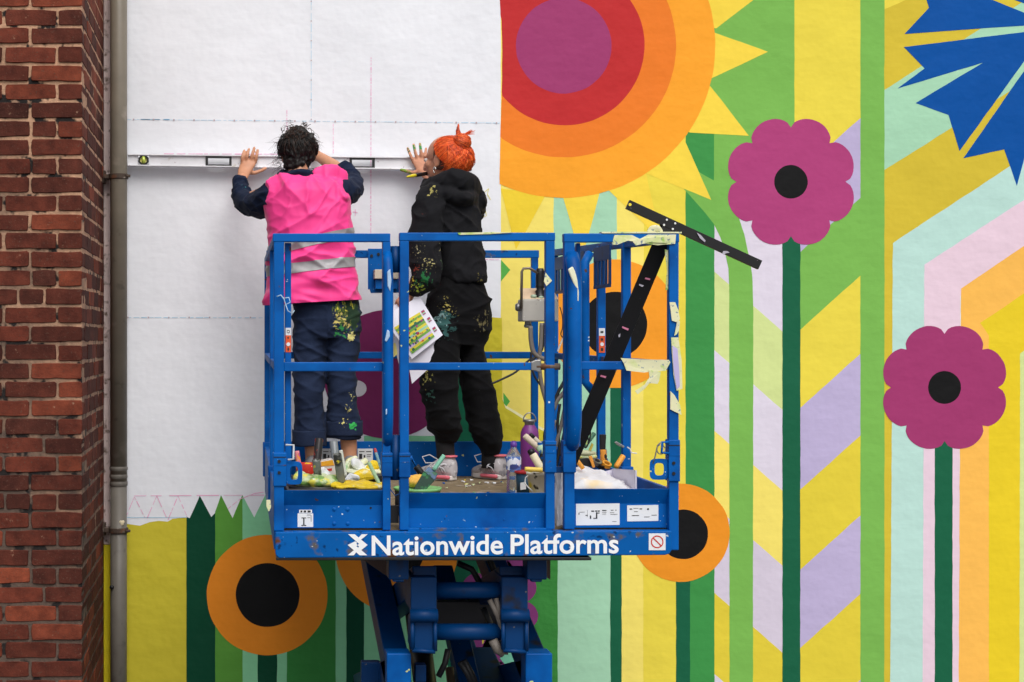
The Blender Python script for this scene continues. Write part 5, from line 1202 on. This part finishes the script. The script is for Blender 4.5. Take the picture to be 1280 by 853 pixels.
# masking tape wrapped on the rails
TAPE = speckled('painted_masking_tape', C(226,224,184), .7, [(C(196,212,130), 14, .50, .70), (C(150,190,84), 26, .62, .72), (C(130,146,156), 85, .62, .68)], bmp=.3, spec=.2)
def tape(label, polys, Y=FY, dy=.0035):
    o = T('masking_tape', P(*polys[0][0], Y), label, 'masking tape', 'masking tape stuck on the right hand railing')
    for k, (q, yy) in enumerate(polys_ for polys_ in [(p if isinstance(p, tuple) and isinstance(p[0], list) else (p, 0)) for p in polys]):
        obj('tape_strip', MB().prism([P(x + noise.noise(V((x,y,k)))*.6, y + noise.noise(V((y,x,k)))*.6, Y-.006-yy + .002*noise.noise(V((x*.3,y*.3,1)))) for x, y in q], (0,dy,0)), TAPE, o)
tape('pale masking tape smeared with green, wrapped round the right top rail', [[(765,306),(768,294),(790,294),(800,299),(810,293.5),(845,293.5),(844,305),(822,306.5),(800,304),(785,301),(772,306)], ([(790,301),(815,297),(838,296),(834,304),(812,303),(795,307)], .004)])
obj('tape_top', MB().box(P(752,291.8,FY-.004), P(848,290.9,FY+.04)), TAPE, bpy.data.objects['masking_tape'])
o = bpy.data.objects['masking_tape']; obj('tape_curl', MB().limb([P(812,291,FY+.01), P(816,287,FY+.008), P(822,286,FY+.006), P(827,290,FY+.01)], [(.012,.004),(.015,.005),(.012,.005),(.006,.003)], 10, 4), TAPE, o, smooth=True)
tape('torn pale masking tape round the right mid rail with a piece hanging down', [[(776,447.5),(800,449.5),(836,450),(838,453),(832,463.5),(812,465),(805,466),(783,463.5),(780,455)], ([(811,463),(826,465),(824,476),(822,480),(812,479.5),(806,486),(797,493),(794,489),(806,481),(812,472)], .003)])
tape('crumpled pale masking tape high on the right corner post', [[(837,378),(844,378),(848,388),(850,399),(846,403),(840,401)], ([(847,400),(850,402),(849,413),(846,418),(843,420),(845,410)], .003)])
tape('long pale tape with a lilac smear down the right corner post', [[(839,422),(848,422),(852,450),(853,486),(846,489),(842,468),(840,440)]])
obj('lilac_smear', MB().prism([P(x,y,FY-.0075) for x, y in ((840.5,432),(847,436),(849,462),(850,483),(846,487),(842,462))], (0,.002,0)), simple('lilac_paint', C(186,176,218), .6), bpy.data.objects['masking_tape.003'])
tape('twisted pale tape low on the right corner post', [[(838,489),(843,494),(850,506),(852,519),(846,516),(838,512)]])
tape('small torn triangle of pale tape on the gate post', [[(682,341),(690,351),(683,358),(680,352)]])
tape('cream blob of dried tape under the left end of the deck', [[(333,625),(338,625),(339,634),(336,640),(333,633)]])
tape('pale tape strip folded along the gate top rail', [[(572,291.3),(615,290.2),(640,291),(612,293),(574,293.8)]])
tape('thin pale tape hanging on the inside of the right corner post', [[(831,312),(836,313),(837,340),(836,362),(832,363),(834,338)]], FY+.02)

# --- paint tools on the deck ----------------------------------------------------
def zat(py, Y): return CZ - (py-CY)*Y/F
CR = [simple('dark_crate', C(52,52,56), .6), simple('black_tray', C(30,30,33), .4)]
YP = speckled('wet_yellow_paint', C(238,204,40), .35, [(C(240,230,170), 26, .6, .68), (C(210,160,30), 34, .62, .7)], bmp=.6); GP = speckled('wet_pale_green_paint', C(206,218,170), .5, [(C(120,160,80), 24, .5, .6), (C(236,226,90), 18, .58, .66), (C(240,240,228), 40, .62, .68)], bmp=.5); WG = speckled('cream_green_paint', C(230,234,200), .5, [(C(236,222,90), 16, .55, .66), (C(160,200,150), 26, .62, .7)], bmp=.5)
# left crate carrying the tools
cr_ = T('tool_crate', (fx(425,6.2), 6.2, DZ), 'black low crate behind the left toe board loaded with painting tools', 'crate')
Yc0, Yc1 = 6.0, 6.62; zc = zat(611.5, 6.0)
for a, b_ in (((fx(358,6.0),Yc0,DZ),(fx(482,6.0),Yc0+.012,zc)), ((fx(358,6.0),Yc1-.012,DZ),(fx(482,6.0),Yc1,zc)), ((fx(358,6.0),Yc0+.012,DZ),(fx(358,6.0)+.012,Yc1-.012,zc)), ((fx(482,6.0)-.012,Yc0+.012,DZ),(fx(482,6.0),Yc1-.012,zc))): obj('crate_side', MB().box(a, b_), CR[0], cr_, bevel=.003)
obj('crate_lid', MB().box((fx(359,6.0)+.012,Yc0+.012,zc-.04), (fx(481,6.0)-.012,Yc1-.012,zc-.02)), CR[0], cr_)
zl = zc-.02
def blob(name, mat, parent, cs, rads, amp=.006, fr=28, vox=.006):
    mb = MB()
    for c_, r_ in zip(cs, rads): mb.ell(c_, r_, 16, 10)
    return sculpt(name, mb, vox, mat, parent, 2, lambda p, n: amp*noise.noise(p*fr)+amp*.5*noise.noise(p*fr*2.3))
def px3(x, y, Y): return P(x, y, Y)
# round black tray with green-cream tub
tr = T('paint_tray', (fx(392,6.12), 6.12, zl), 'round black paint tray holding a pile of pale green paint rags', 'paint tray', 'paint trays on the crate')
obj('tray_rim', MB().lathe((fx(396,6.13), 6.16, zl), [(.04,0),(.105,.002),(.118,.022),(.122,.022),(.108,-.001)], 30), CR[1], tr, smooth=True)
blob('paint_rag', GP, tr, [px3(382,601,6.12), px3(398,602,6.1), px3(413,602,6.12), px3(404,598,6.16)], [(.045,.05,.026),(.05,.05,.026),(.04,.05,.024),(.06,.05,.02)])
tr = T('paint_tray', (fx(450,6.12), 6.12, zl), 'tray of thick yellow paint at the front of the crate', 'paint tray', 'paint trays on the crate')
obj('tray', MB().prism([V((fx(x,6.05),6.05,z)) for x, z in ((414,zl+.004),(480,zl+.004),(480,zl-.0),(414,zl-.0))], (0,.16,0)), CR[1], tr)
blob('yellow_paint', YP, tr, [px3(424,608,6.08), px3(440,606,6.1), px3(456,606,6.1), px3(470,607,6.09), px3(448,609,6.04)], [(.034,.04,.016),(.045,.05,.018),(.045,.05,.018),(.036,.05,.016),(.09,.03,.012)], .008)
tr = T('paint_tray', (fx(455,6.4), 6.4, zl), 'dark tray with a cream paint crust further back on the crate', 'paint tray', 'paint trays on the crate')
obj('tray', MB().box((fx(433,6.3),6.3,zat(601,6.3)), (fx(482,6.3),6.5,zat(593,6.3))), CR[1], tr, bevel=.006)
obj('tray_foot', MB().box((fx(436,6.3),6.32,zl), (fx(480,6.3),6.48,zat(601.2,6.3))), CR[1], tr)
blob('paint_crust', WG, tr, [px3(440,590,6.36), px3(456,589,6.38), px3(472,590,6.36)], [(.034,.05,.012),(.04,.06,.012),(.034,.05,.011)])
for k, (x0, y0, x1, y1, r_) in enumerate(((437,588,458,576,.013),(446,590,470,580,.011),(462,592,476,585,.010),(430,590,448,583,.012))):
    pr = T('mini_roller', P(x0,y0,6.42), ('short cream roller sleeve lying highest on the cream crust', 'thin cream roller sleeve lying across the cream crust', 'small cream roller sleeve at the right end of the crust', 'stubby cream roller sleeve at the left end of the crust')[k], 'roller', 'small rollers on the paint crust')
    obj('sleeve', MB().tube([P(x0,y0,6.40), P(x1,y1,6.44)], r_, 12), WG, pr, smooth=True); obj('core', MB().tube([P(x1,y1,6.44), P(x1+1.2,y1-.8,6.442)], r_*.45, 8), simple('grey_core', C(130,130,120), .6), pr)
def stick(name, label, cat, a, Ya, b_, Yb, r, mat, group=None, extra=None, hollow=False):
    o = T(name, P(*a, Ya), label, cat, group)
    A, B = P(*a,Ya), P(*b_,Yb); ax = (B-A).normalized(); Ln = (B-A).length
    prof = [(r*.9,0),(r,.01),(r,Ln-.004),(r*.93,Ln)] + ([(r*.66,Ln),(r*.62,Ln-.03),(.001,Ln-.031)] if hollow else [])
    obj('handle', MB().lathe(A, prof, 18, axis=ax), mat, o, smooth=True); return o, A, B, ax, Ln
DT = speckled('paint_stained_dark_plastic', C(38,34,34), .35, [(C(150,50,40), 40, .6, .64), (C(190,170,80), 34, .66, .69)])
CT = speckled('stained_clear_plastic', C(120,126,118), .25, [(C(60,62,56), 22, .48, .58), (C(214,200,60), 30, .62, .67)], spec=.6)
stick('roller_pole', 'dark hollow roller handle spotted with red, tallest on the crate', 'roller handle', (394,600), 6.3, (399,548.5), 6.34, .0165, DT, 'hollow roller handles standing in the paint', hollow=True)
stick('roller_pole', 'grey translucent roller handle behind the ankle', 'roller handle', (421,592), 6.4, (417,552), 6.44, .0165, simple('grey_clear_plastic', C(126,132,136), .25, spec=.6), 'hollow roller handles standing in the paint', hollow=True)
stick('roller_pole', 'short stained roller handle left of the orange label tub', 'roller handle', (397.5,596), 6.12, (395,575), 6.1, .0155, CT, 'hollow roller handles standing in the paint', hollow=True)
stick('roller_pole', 'stained roller handle dripping yellow, standing in the yellow paint', 'roller handle', (427,604), 6.1, (421.5,567.5), 6.08, .0165, CT, 'hollow roller handles standing in the paint', hollow=True)
stick('roller_pole', 'orange and pink striped roller handle leaning at the left post', 'roller handle', (375,590), 6.3, (371,564), 6.3, .010, speckled('striped_pink_plastic', C(226,140,150), .5, [(C(236,160,70), 30, .5, .54), (C(200,90,150), 44, .6, .63)]), 'hollow roller handles standing in the paint')
stick('paint_stick', 'white mixing stick standing beside the stained handle', 'mixing stick', (432,596), 6.3, (426,563), 6.3, .0075, simple('white_wood', C(222,226,214), .6))
o, A, B, ax, Ln = stick('paint_brush', 'thin brush with pale green handle tilted before the gate post', 'paint brush', (475,607), 6.06, (461,578.5), 6.1, .0075, simple('pale_green_wood', C(170,204,160), .6), 'brushes on the left crate')
obj('bristles', MB().lathe(A, [(.009,.0),(.010,-.008),(.008,-.03),(.002,-.034)], 12, axis=ax), simple('green_bristle', C(70,150,80), .7), o)
o, A, B, ax, Ln = stick('paint_brush', 'thin blue and red tipped brush leaning near the gate post', 'paint brush', (477,588), 6.2, (470,566), 6.22, .006, speckled('blue_green_wood', C(130,170,180), .6, [(C(60,110,140), 40, .5, .54)]), 'brushes on the left crate')
obj('red_tip', MB().lathe(B, [(.0058,0),(.0058,.014),(.003,.018)], 10, axis=ax), simple('red_tip', C(190,60,60), .5), o)
# small tins and tubs
tn = T('paint_tin', P(384,592,6.25), 'small red tin with yellow drips at the left of the crate', 'paint tin')
obj('tin_body', MB().lathe((fx(384,6.25),6.25,zat(597,6.25)), [(.042,0),(.044,.004),(.044,.052),(.042,.056),(.038,.056),(.038,.05)], 22), speckled('red_tin_paint', C(206,44,30), .45, [(C(240,200,60), 30, .62, .66), (C(236,226,210), 46, .68, .7)]), tn, smooth=True); 
tn = T('paint_tub', P(410,592,6.3), 'white tub with an orange and red label among the roller handles', 'paint tub')
obj('tub_body', MB().prism([V((fx(x,6.26),6.26,zat(y,6.26))) for x, y in ((401,597),(401,577),(416,574.5),(419,580),(420,597))], (0,.09,0)), simple('white_tub_plastic', C(222,216,206), .5), tn, bevel=.004)
obj('tub_label', MB().prism([V((fx(x,6.26),6.258,zat(y,6.26))) for x, y in ((401.5,583),(401.5,577.5),(415.8,575),(418,582))], (0,.003,0)), speckled('orange_label', C(236,170,40), .5, [(C(220,80,40), 50, .6, .63)]), tn)
obj('tub_label', MB().prism([V((fx(x,6.26),6.258,zat(y,6.26))) for x, y in ((404,590),(404,587),(415,585.5),(415,588.5))], (0,.003,0)), RED, tn)
# green brush in the middle, on a green lid with orange rag
gl = T('paint_pot', P(525,611,6.3), 'pale green paint lid with a heap of orange rag by the gate post', 'paint lid')
zg = zat(612.5,6.15)
obj('lid', MB().lathe((fx(522,6.25),6.25,zg-.012), [(.001,0),(.09,0),(.095,.012),(.09,.012),(.086,.004),(.001,.004)], 28), simple('green_lid', C(140,206,130), .4), gl, smooth=True)
blob('orange_rag', simple('orange_rag', C(240,186,80), .7, bmp=.4), gl, [px3(515,602,6.3), px3(522,600,6.32), px3(526,604,6.28)], [(.03,.04,.022),(.028,.04,.024),(.022,.03,.016)])
obj('pot', MB().lathe((fx(522,6.25),6.25,DZ), [(.07,0),(.088,.004),(.088,zg-DZ-.014),(.08,zg-DZ-.012)], 28), CR[0], gl, smooth=True)
o, A, B, ax, Ln = stick('paint_brush', 'teal green brush standing bristles down on the pale green lid', 'paint brush', (542,588), 6.2, (555,569.5), 6.22, .0085, simple('mint_wood', C(130,196,168), .5), 'brushes on the pots')
sd_ = ax.cross(V((0,1,0))).normalized()
obj('ferrule', MB().prism([A+sd_*.022, A-sd_*.022, A-ax*.03-sd_*.027, A-ax*.03+sd_*.027], (0,.014,0)), speckled('blue_ferrule', C(96,120,150), .4, [(C(70,110,80), 40, .5, .6)], metal=.3), o, bevel=.003)
obj('bristles', MB().prism([A-ax*.03+sd_*.027, A-ax*.03-sd_*.027, A-ax*.115-sd_*.016, A-ax*.115+sd_*.02], (0,.014,0)), speckled('dark_green_bristle', C(46,74,60), .7, [(C(60,130,80), 34, .55, .62)], bmp=.5), o, bevel=.003)
o, A, B, ax, Ln = stick('roller_tool', 'black handled roller frame leaning against the gate post', 'roller frame', (534,601), 6.5, (520,583), 6.5, .014, BLACK)
obj('roller_wire', MB().tube([B, B+ax*.03+V((.0,0,.01)), P(515,576,6.5), P(514,570,6.5)], .004, 8), BLUE, o, smooth=True)

# bottles, flask, pots at the right of the gate
CLEAR, t, b = nodes('clear_plastic'); b.inputs['Base Color'].default_value = (.93,.95,.97,1); b.inputs['Roughness'].default_value = .08; b.inputs['Transmission Weight'].default_value = .9; b.inputs['IOR'].default_value = 1.15
wb = T('water_bottle', (fx(642,7.15), 7.15, DZ), 'clear plastic water bottle with purple cap and blue and white label', 'water bottle')
xb, yb = fx(642,7.15), 7.15; H = zat(553,7.15)-DZ
obj('bottle_body', MB().lathe((xb,yb,DZ), [(.026,0),(.031,.006),(.031,.05),(.028,.056),(.031,.062),(.031,.085),(.0285,.09),(.0285,.094),(.032,.1),(.033,.15),(.030,.168),(.018,.19),(.012,.2),(.012,.214)], 26), CLEAR, wb, smooth=True)
obj('bottle_cap', MB().lathe((xb,yb,DZ+.204), [(.0135,0),(.0145,.002),(.0145,.018),(.011,.02),(.009,.026)], 18), simple('purple_cap', C(92,52,150), .4), wb, smooth=True)
LB = speckled('blue_white_label', C(86,120,190), .4, [(C(226,230,240), 34, .50, .53), (C(60,70,130), 24, .6, .64)])
obj('bottle_label', MB().lathe((xb,yb,DZ+.102), [(.0328,0),(.0338,.02),(.0338,.05),(.0312,.06)], 26, cap=False), LB, wb, smooth=True)
fl = T('drink_flask', (fx(662,7.4), 7.4, DZ), 'tall purple metal flask with steel cap and loop handle', 'flask')
xf = fx(662,7.4); z0_ = DZ
PUR = simple('purple_flask_paint', C(124,50,128), .4, spec=.5, var=.05)
zs_ = lambda py: zat(py,7.4)-DZ
obj('flask_body', MB().lathe((xf,7.4,DZ), [(.038,0),(.042,.006),(.042,zs_(546)),(.041,zs_(541)),(.034,zs_(536)),(.024,zs_(532)),(.022,zs_(531))], 30), PUR, fl, smooth=True)
obj('flask_cap', MB().lathe((xf,7.4,DZ+zs_(532)), [(.022,0),(.023,.002),(.023,.014),(.026,.016),(.026,.026),(.022,.028)], 26), STEEL, fl, smooth=True)
obj('loop_handle', MB().tube([(xf+.029*math.cos(q), 7.4, DZ+zs_(526)+.036*math.sin(q)) for q in np.linspace(-.15, math.pi+.15, 14)], .003, 8), STEEL, fl, smooth=True)
pt = T('paint_tub', (fx(661,7.1), 7.1, DZ), 'teal and red paint tub under the purple flask', 'paint tub')
obj('tub_body', MB().lathe((fx(660,7.12),7.12,DZ), [(.05,0),(.055,.09),(.05,.09)], 24), simple('dark_teal_plastic', C(30,72,96), .4), pt, smooth=True); obj('tub_rim', MB().lathe((fx(660,7.12),7.12,DZ+.088), [(.056,0),(.06,.004),(.06,.012),(.054,.012)], 24), simple('red_plastic', C(180,36,40), .4), pt, smooth=True)
obj('tub_label', MB().prism([V((fx(x,7.05),7.06,zat(y,7.05))) for x, y in ((651,613),(651,604),(658,603),(658,612))], (0,.004,0)), PLATE, pt)
bk = T('paint_bucket', (fx(671,6.8), 6.8, DZ), 'small white bucket with yellow paint runs and wire handle', 'bucket')
BKM = speckled('white_bucket_plastic', C(228,226,214), .45, [(C(226,214,70), 14, .52, .6), (C(60,60,50), 22, .64, .68)])
zb = zat(590,6.8)-DZ
obj('bucket_body', MB().lathe((fx(672,6.8),6.8,DZ), [(.028,0),(.03,.003),(.045,zb-.012),(.048,zb-.012),(.048,zb),(.043,zb),(.04,zb-.03),(.001,zb-.032)], 26), BKM, bk, smooth=True)
obj('wire_handle', MB().tube([P(660,595,6.78), P(657,597,6.77), P(656,604,6.76), P(660,609,6.75), P(665,614,6.75)], .003, 6), simple('white_wire', C(214,216,214), .4), bk, smooth=True)
stick('brush_bundle', 'yellow brush handle lying across the white bucket rim', 'brush handle', (656,586.5), 6.74, (682,588), 6.74, .010, simple('yellow_wood', C(240,206,90), .5))
def roller(label, a, Ya, b_, Yb, r, mat, cap=None):
    o = T('paint_roller', P(*a,Ya), label, 'paint roller', 'paint rollers by the purple flask'); A, B = P(*a,Ya), P(*b_,Yb); ax = (B-A).normalized(); Ln = (B-A).length
    obj('sleeve', MB().lathe(A, [(r*.8,0),(r,.006),(r,Ln-.006),(r*.8,Ln),(r*.45,Ln),(.001,Ln-.005)], 18, axis=ax), mat, o, smooth=True)
    if cap: obj('end_cap', MB().lathe(B, [(r*.9,-.002),(r*.9,.018),(r*.5,.022)], 14, axis=ax), cap, o, smooth=True)
    return o
roller('long beige roller sleeve slanting in front of the purple flask', (676,563), 6.9, (655.5,544.5), 6.9, .0135, simple('beige_foam', C(214,198,176), .9, bmp=.3))
roller('cream and yellow roller with a dark end in the white bucket', (679,590), 6.78, (665.5,567.5), 6.8, .0165, speckled('cream_yellow_foam', C(230,220,190), .9, [(C(226,200,90), 16, .5, .6)], bmp=.4), BLACK)
roller('short beige roller sleeve behind the long one', (676,556), 6.96, (667,547), 6.96, .010, simple('beige_foam', C(206,196,180), .9), BLACK)
bp = T('roller_tool', P(678,562,6.88), 'blue and green stained roller frame end by the gate post', 'roller frame')
obj('frame_end', MB().lathe(P(678,562,6.86), [(.012,0),(.02,.006),(.02,.02),(.012,.026)], 14, axis=(-.4,-1,.2)), speckled('green_blue_plastic', C(176,206,170), .4, [(C(60,120,180), 40, .5, .55)]), bp, smooth=True); obj('frame_wire', MB().tube([P(672,555,6.86),P(684,555,6.86),P(684,572,6.86),P(676,573,6.86)], .006, 8), BLUE, bp, smooth=True)
# white dust sheet in an open white box, with tools on it
wx = T('plastic_box', (fx(745,6.3), 6.3, DZ), 'white open plastic box behind the right toe board', 'box')
WP = simple('white_box_plastic', C(226,222,238), .4, var=.03)
bx0, bx1, by0, by1 = fx(708,6.1), fx(792,6.1), 6.05, 6.42; ztop = zat(601,6.05)
obj('box_side', MB().prism([V((bx1,by0,DZ)), V((bx1,by1,DZ)), V((bx1,by1,zat(586,6.42))), V((bx1,by0,zat(588,6.05)))], (-.006,0,0)), WP, wx)
obj('box_side', MB().prism([V((bx0,by1,DZ)), V((bx1-.007,by1,DZ)), V((bx1-.007,by1,zat(587,6.42))), V((fx(745,6.42),by1,zat(592,6.42))), V((bx0,by1,zat(598,6.42)))], (0,-.006,0)), WP, wx)
obj('box_side', MB().box((bx0,by0,DZ), (bx1-.007,by0+.006,ztop-.03)), WP, wx); obj('box_side', MB().box((bx0,by0+.007,DZ), (bx0+.006,by1-.007,ztop-.02)), WP, wx)
ds = T('dust_sheet', (fx(745,6.2), 6.2, DZ), 'crumpled white dust sheet heaped in the white box', 'dust sheet')
CLO = speckled('white_sheet_cloth', C(236,234,236), .8, [(C(240,210,150), 7, .60, .75)], bmp=.2, spec=.2)
mb = MB(); n = 40; vs = []
for i in range(n+1):
    for j in range(n+1):
        u, v = i/n, j/n; x = bx0-.005+(bx1-bx0-.005)*u; y = by0-.005+(by1-by0)*v
        z = zat(606-10*math.sin(math.pi*min(1,u*1.1))**.7-6*v, 6.1) - .02 + .02*(1-abs(2*noise.noise(V((x*7,y*9,2)))))+.012*noise.noise(V((x*22,y*22,5)))
        if j == 0 or i == n or i == 0: z -= .05
        vs.append((x,y,z))
fs = [(i*(n+1)+j, (i+1)*(n+1)+j, (i+1)*(n+1)+j+1, i*(n+1)+j+1) for i in range(n) for j in range(n)]
mb.add(vs, fs); o = obj('sheet_cloth', mb, CLO, ds, smooth=True); so_ = o.modifiers.new('solid', 'SOLIDIFY'); so_.thickness = .004
mb = MB(); vs = []
for i in range(13):
    for j in range(25):
        u, v = i/12, j/24; wv = .010*math.sin(u*7+v*3)+.006*noise.noise(V((u*5,v*9,1)))
        vs.append(P(693.5+u*12+ (1-u)*1.5*math.sin(v*8), 586+74*v, 5.90+wv*1.5))
mb.add(vs, [(i*25+j, (i+1)*25+j, (i+1)*25+j+1, i*25+j+1) for i in range(12) for j in range(24)])
o = obj('hanging_fold', mb, CLO, ds, smooth=True); so_ = o.modifiers.new('solid', 'SOLIDIFY'); so_.thickness = .003
ORP = simple('orange_paint_wood', C(244,166,56), .5); PCH = speckled('peach_paint', C(238,196,150), .6, [(C(240,160,60), 20, .55, .62)])
stick('wooden_stick', 'orange flat stick leaning on the post at the back of the white box', 'stick', (770,584), 6.42, (779,570), 6.44, .011, ORP)
stick('wooden_stick', 'short orange stick beside the right gate post on the dust sheet', 'stick', (729,586), 6.3, (719,573), 6.32, .009, ORP)
bc = T('black_case', P(730,578,6.5), 'small black open case resting on the dust sheet', 'case')
obj('case_body', MB().prism([P(x,y,6.5) for x, y in ((721,574),(736,573),(740,583),(727,584))], (0,.03,0)), BLACK, bc, bevel=.002); obj('case_strap', MB().prism([P(x,y,6.485) for x, y in ((736,571),(740,570),(744,584),(741,585))], (0,.01,0)), PCH, bc)
stick('paint_knife', 'green stained brush with yellow end leaning toward the mint stripe', 'paint brush', (730,559), 6.6, (743,542), 6.62, .009, speckled('green_stained_wood', C(76,120,96), .6, [(C(190,200,90), 26, .55, .6)]), 'brushes on the pots')
tk = T('tape_gun', P(735,567,6.55), 'cream coated scraper lying on a paint tub edge', 'scraper')
obj('scraper_blade', MB().limb([P(722,566,6.55), P(733,566.5,6.55), P(743,567,6.56)], [(.015,.012),(.018,.012),(.008,.008)], 12, 4), speckled('cream_grey_blade', C(206,208,170), .5, [(C(140,140,136), 22, .55, .65)]), tk, smooth=True); obj('scraper_grip', MB().limb([P(722,571,6.55), P(735,572,6.55), P(744,571,6.55)], [(.010,.01),(.012,.01),(.008,.008)], 12, 4), GP, tk, smooth=True); obj('scraper_tab', MB().prism([P(x,y,6.54) for x, y in ((736,563),(740,554),(742,556),(739,564))], (0,.008,0)), simple('ochre_plastic', C(196,176,70), .5), tk)
o, A, B, ax, Ln = stick('paint_brush', 'wide brush with black bristles and peeling orange handle standing upright', 'paint brush', (755,583), 6.55, (754,562), 6.55, .014, speckled('orange_black_wood', C(240,160,60), .6, [(C(40,36,34), 34, .55, .58), (C(140,70,120), 22, .64, .68)]), 'brushes on the pots')
obj('bristles', MB().prism([P(x,y,6.54) for x, y in ((750.5,562),(757,562),(758,543.5),(750.5,543.5))], (0,.02,0)), speckled('black_bristle', C(30,28,28), .7, [(C(200,130,60), 40, .64, .68)], bmp=.5), o, bevel=.002)
for k, (x, y) in enumerate(((746,578),(751,582),(758,581))):
    o = T('roll_of_tape', P(x,y,6.5), ('grey roll of tape behind the black case', 'black roll of tape before the orange brush', 'orange roll of tape right of the orange brush')[k], 'tape roll', 'tape rolls on the dust sheet')
    obj('roll', MB().lathe(P(x,y,6.5), [(.012,-.008),(.02,-.008),(.02,.008),(.012,.008),(.012,-.008)], 20, axis=(.3,-.5,.9), cap=False), (STEEL, BLACK, ORP)[k], o)
sc = T('paper_scraps', P(784,563,6.5), 'crumpled steel clip on the socket of the right side post', 'clip')
obj('clip_blade', MB().prism([P(x,y,6.46) for x, y in ((768,553),(771,552),(781,558),(780,560.5),(772,557))], (0,.01,0)), STEEL, sc, bevel=.002); obj('clip_tail', MB().tube([P(784,559,6.46),P(788,562,6.46),P(789,566,6.46),P(796,567,6.46)], .003, 6), simple('white_wire', C(220,220,214), .5), sc)

# crumbs, drips and flakes of dried paint over the tools
def splatter(name, parent, n, box_, mats, rmin=.004, rmax=.012, sd=1):
    r_ = random.Random(sd); mb = MB()
    for i in range(n):
        x, y, z = [r_.uniform(a, b_) for a, b_ in box_]; q = r_.uniform(rmin, rmax); k = 7
        pts = [V((x + q*r_.uniform(.6,1.3)*math.cos(2*math.pi*j/k), y + q*r_.uniform(.6,1.3)*math.sin(2*math.pi*j/k), z + r_.uniform(-.002,.004))) for j in range(k)]
        mb.prism(pts, (0,0,.003), i % len(mats))
    o = obj(name, mb, mats, parent); o['kind'] = 'stuff'
splatter('paint_flakes', cr_, 90, ((fx(362,6.0), fx(480,6.0)), (6.03, 6.55), (zl+.0, zl+.012)), [YP, WG, GP, PLATE], .006, .018, 2)
splatter('paint_flakes', lift, 130, ((.35, 1.45), (6.3, 7.9), (DZ+.001, DZ+.002)), [YP, PLATE, GP, PLATE, BLUE], .003, .010, 4)
for k, (x, y, a, w_, m_) in enumerate(((386,586,.5,9,YP),(404,594,-.3,8,PLATE),(438,580,.9,12,WG),(449,584,-.7,11,PLATE),(468,584,.3,10,YP),(456,596,.1,14,YP),(376,597,.2,8,GP),(440,600,.4,9,PLATE))):
    o = T('paint_rag', P(x,y,6.2), ('yellow twist of rag behind the red tin','white scrap between the short handle and the orange label tub','cream twist of rag leaning left on the paint crust','white strip leaning right on the paint crust','yellow scrap at the right end of the paint crust','yellow smear of rag in front of the dark tray','pale green scrap in front of the red tin','white scrap between the yellow paint and the dark tray')[k], 'rag', 'scraps of rag on the crate')
    Yk = (6.28,6.15,6.38,6.36,6.36,6.26,6.14,6.2)[k]; c_, s_ = math.cos(a), math.sin(a)
    obj('rag_cloth', MB().limb([P(x-w_*c_*.8, y+w_*s_*.8, Yk), P(x-1, y-2, Yk+.02), P(x+w_*c_*.8, y-w_*s_*.8, Yk+.01)], [(.012,.02),(.016,.026),(.009,.014)], 9, 4), m_, o)
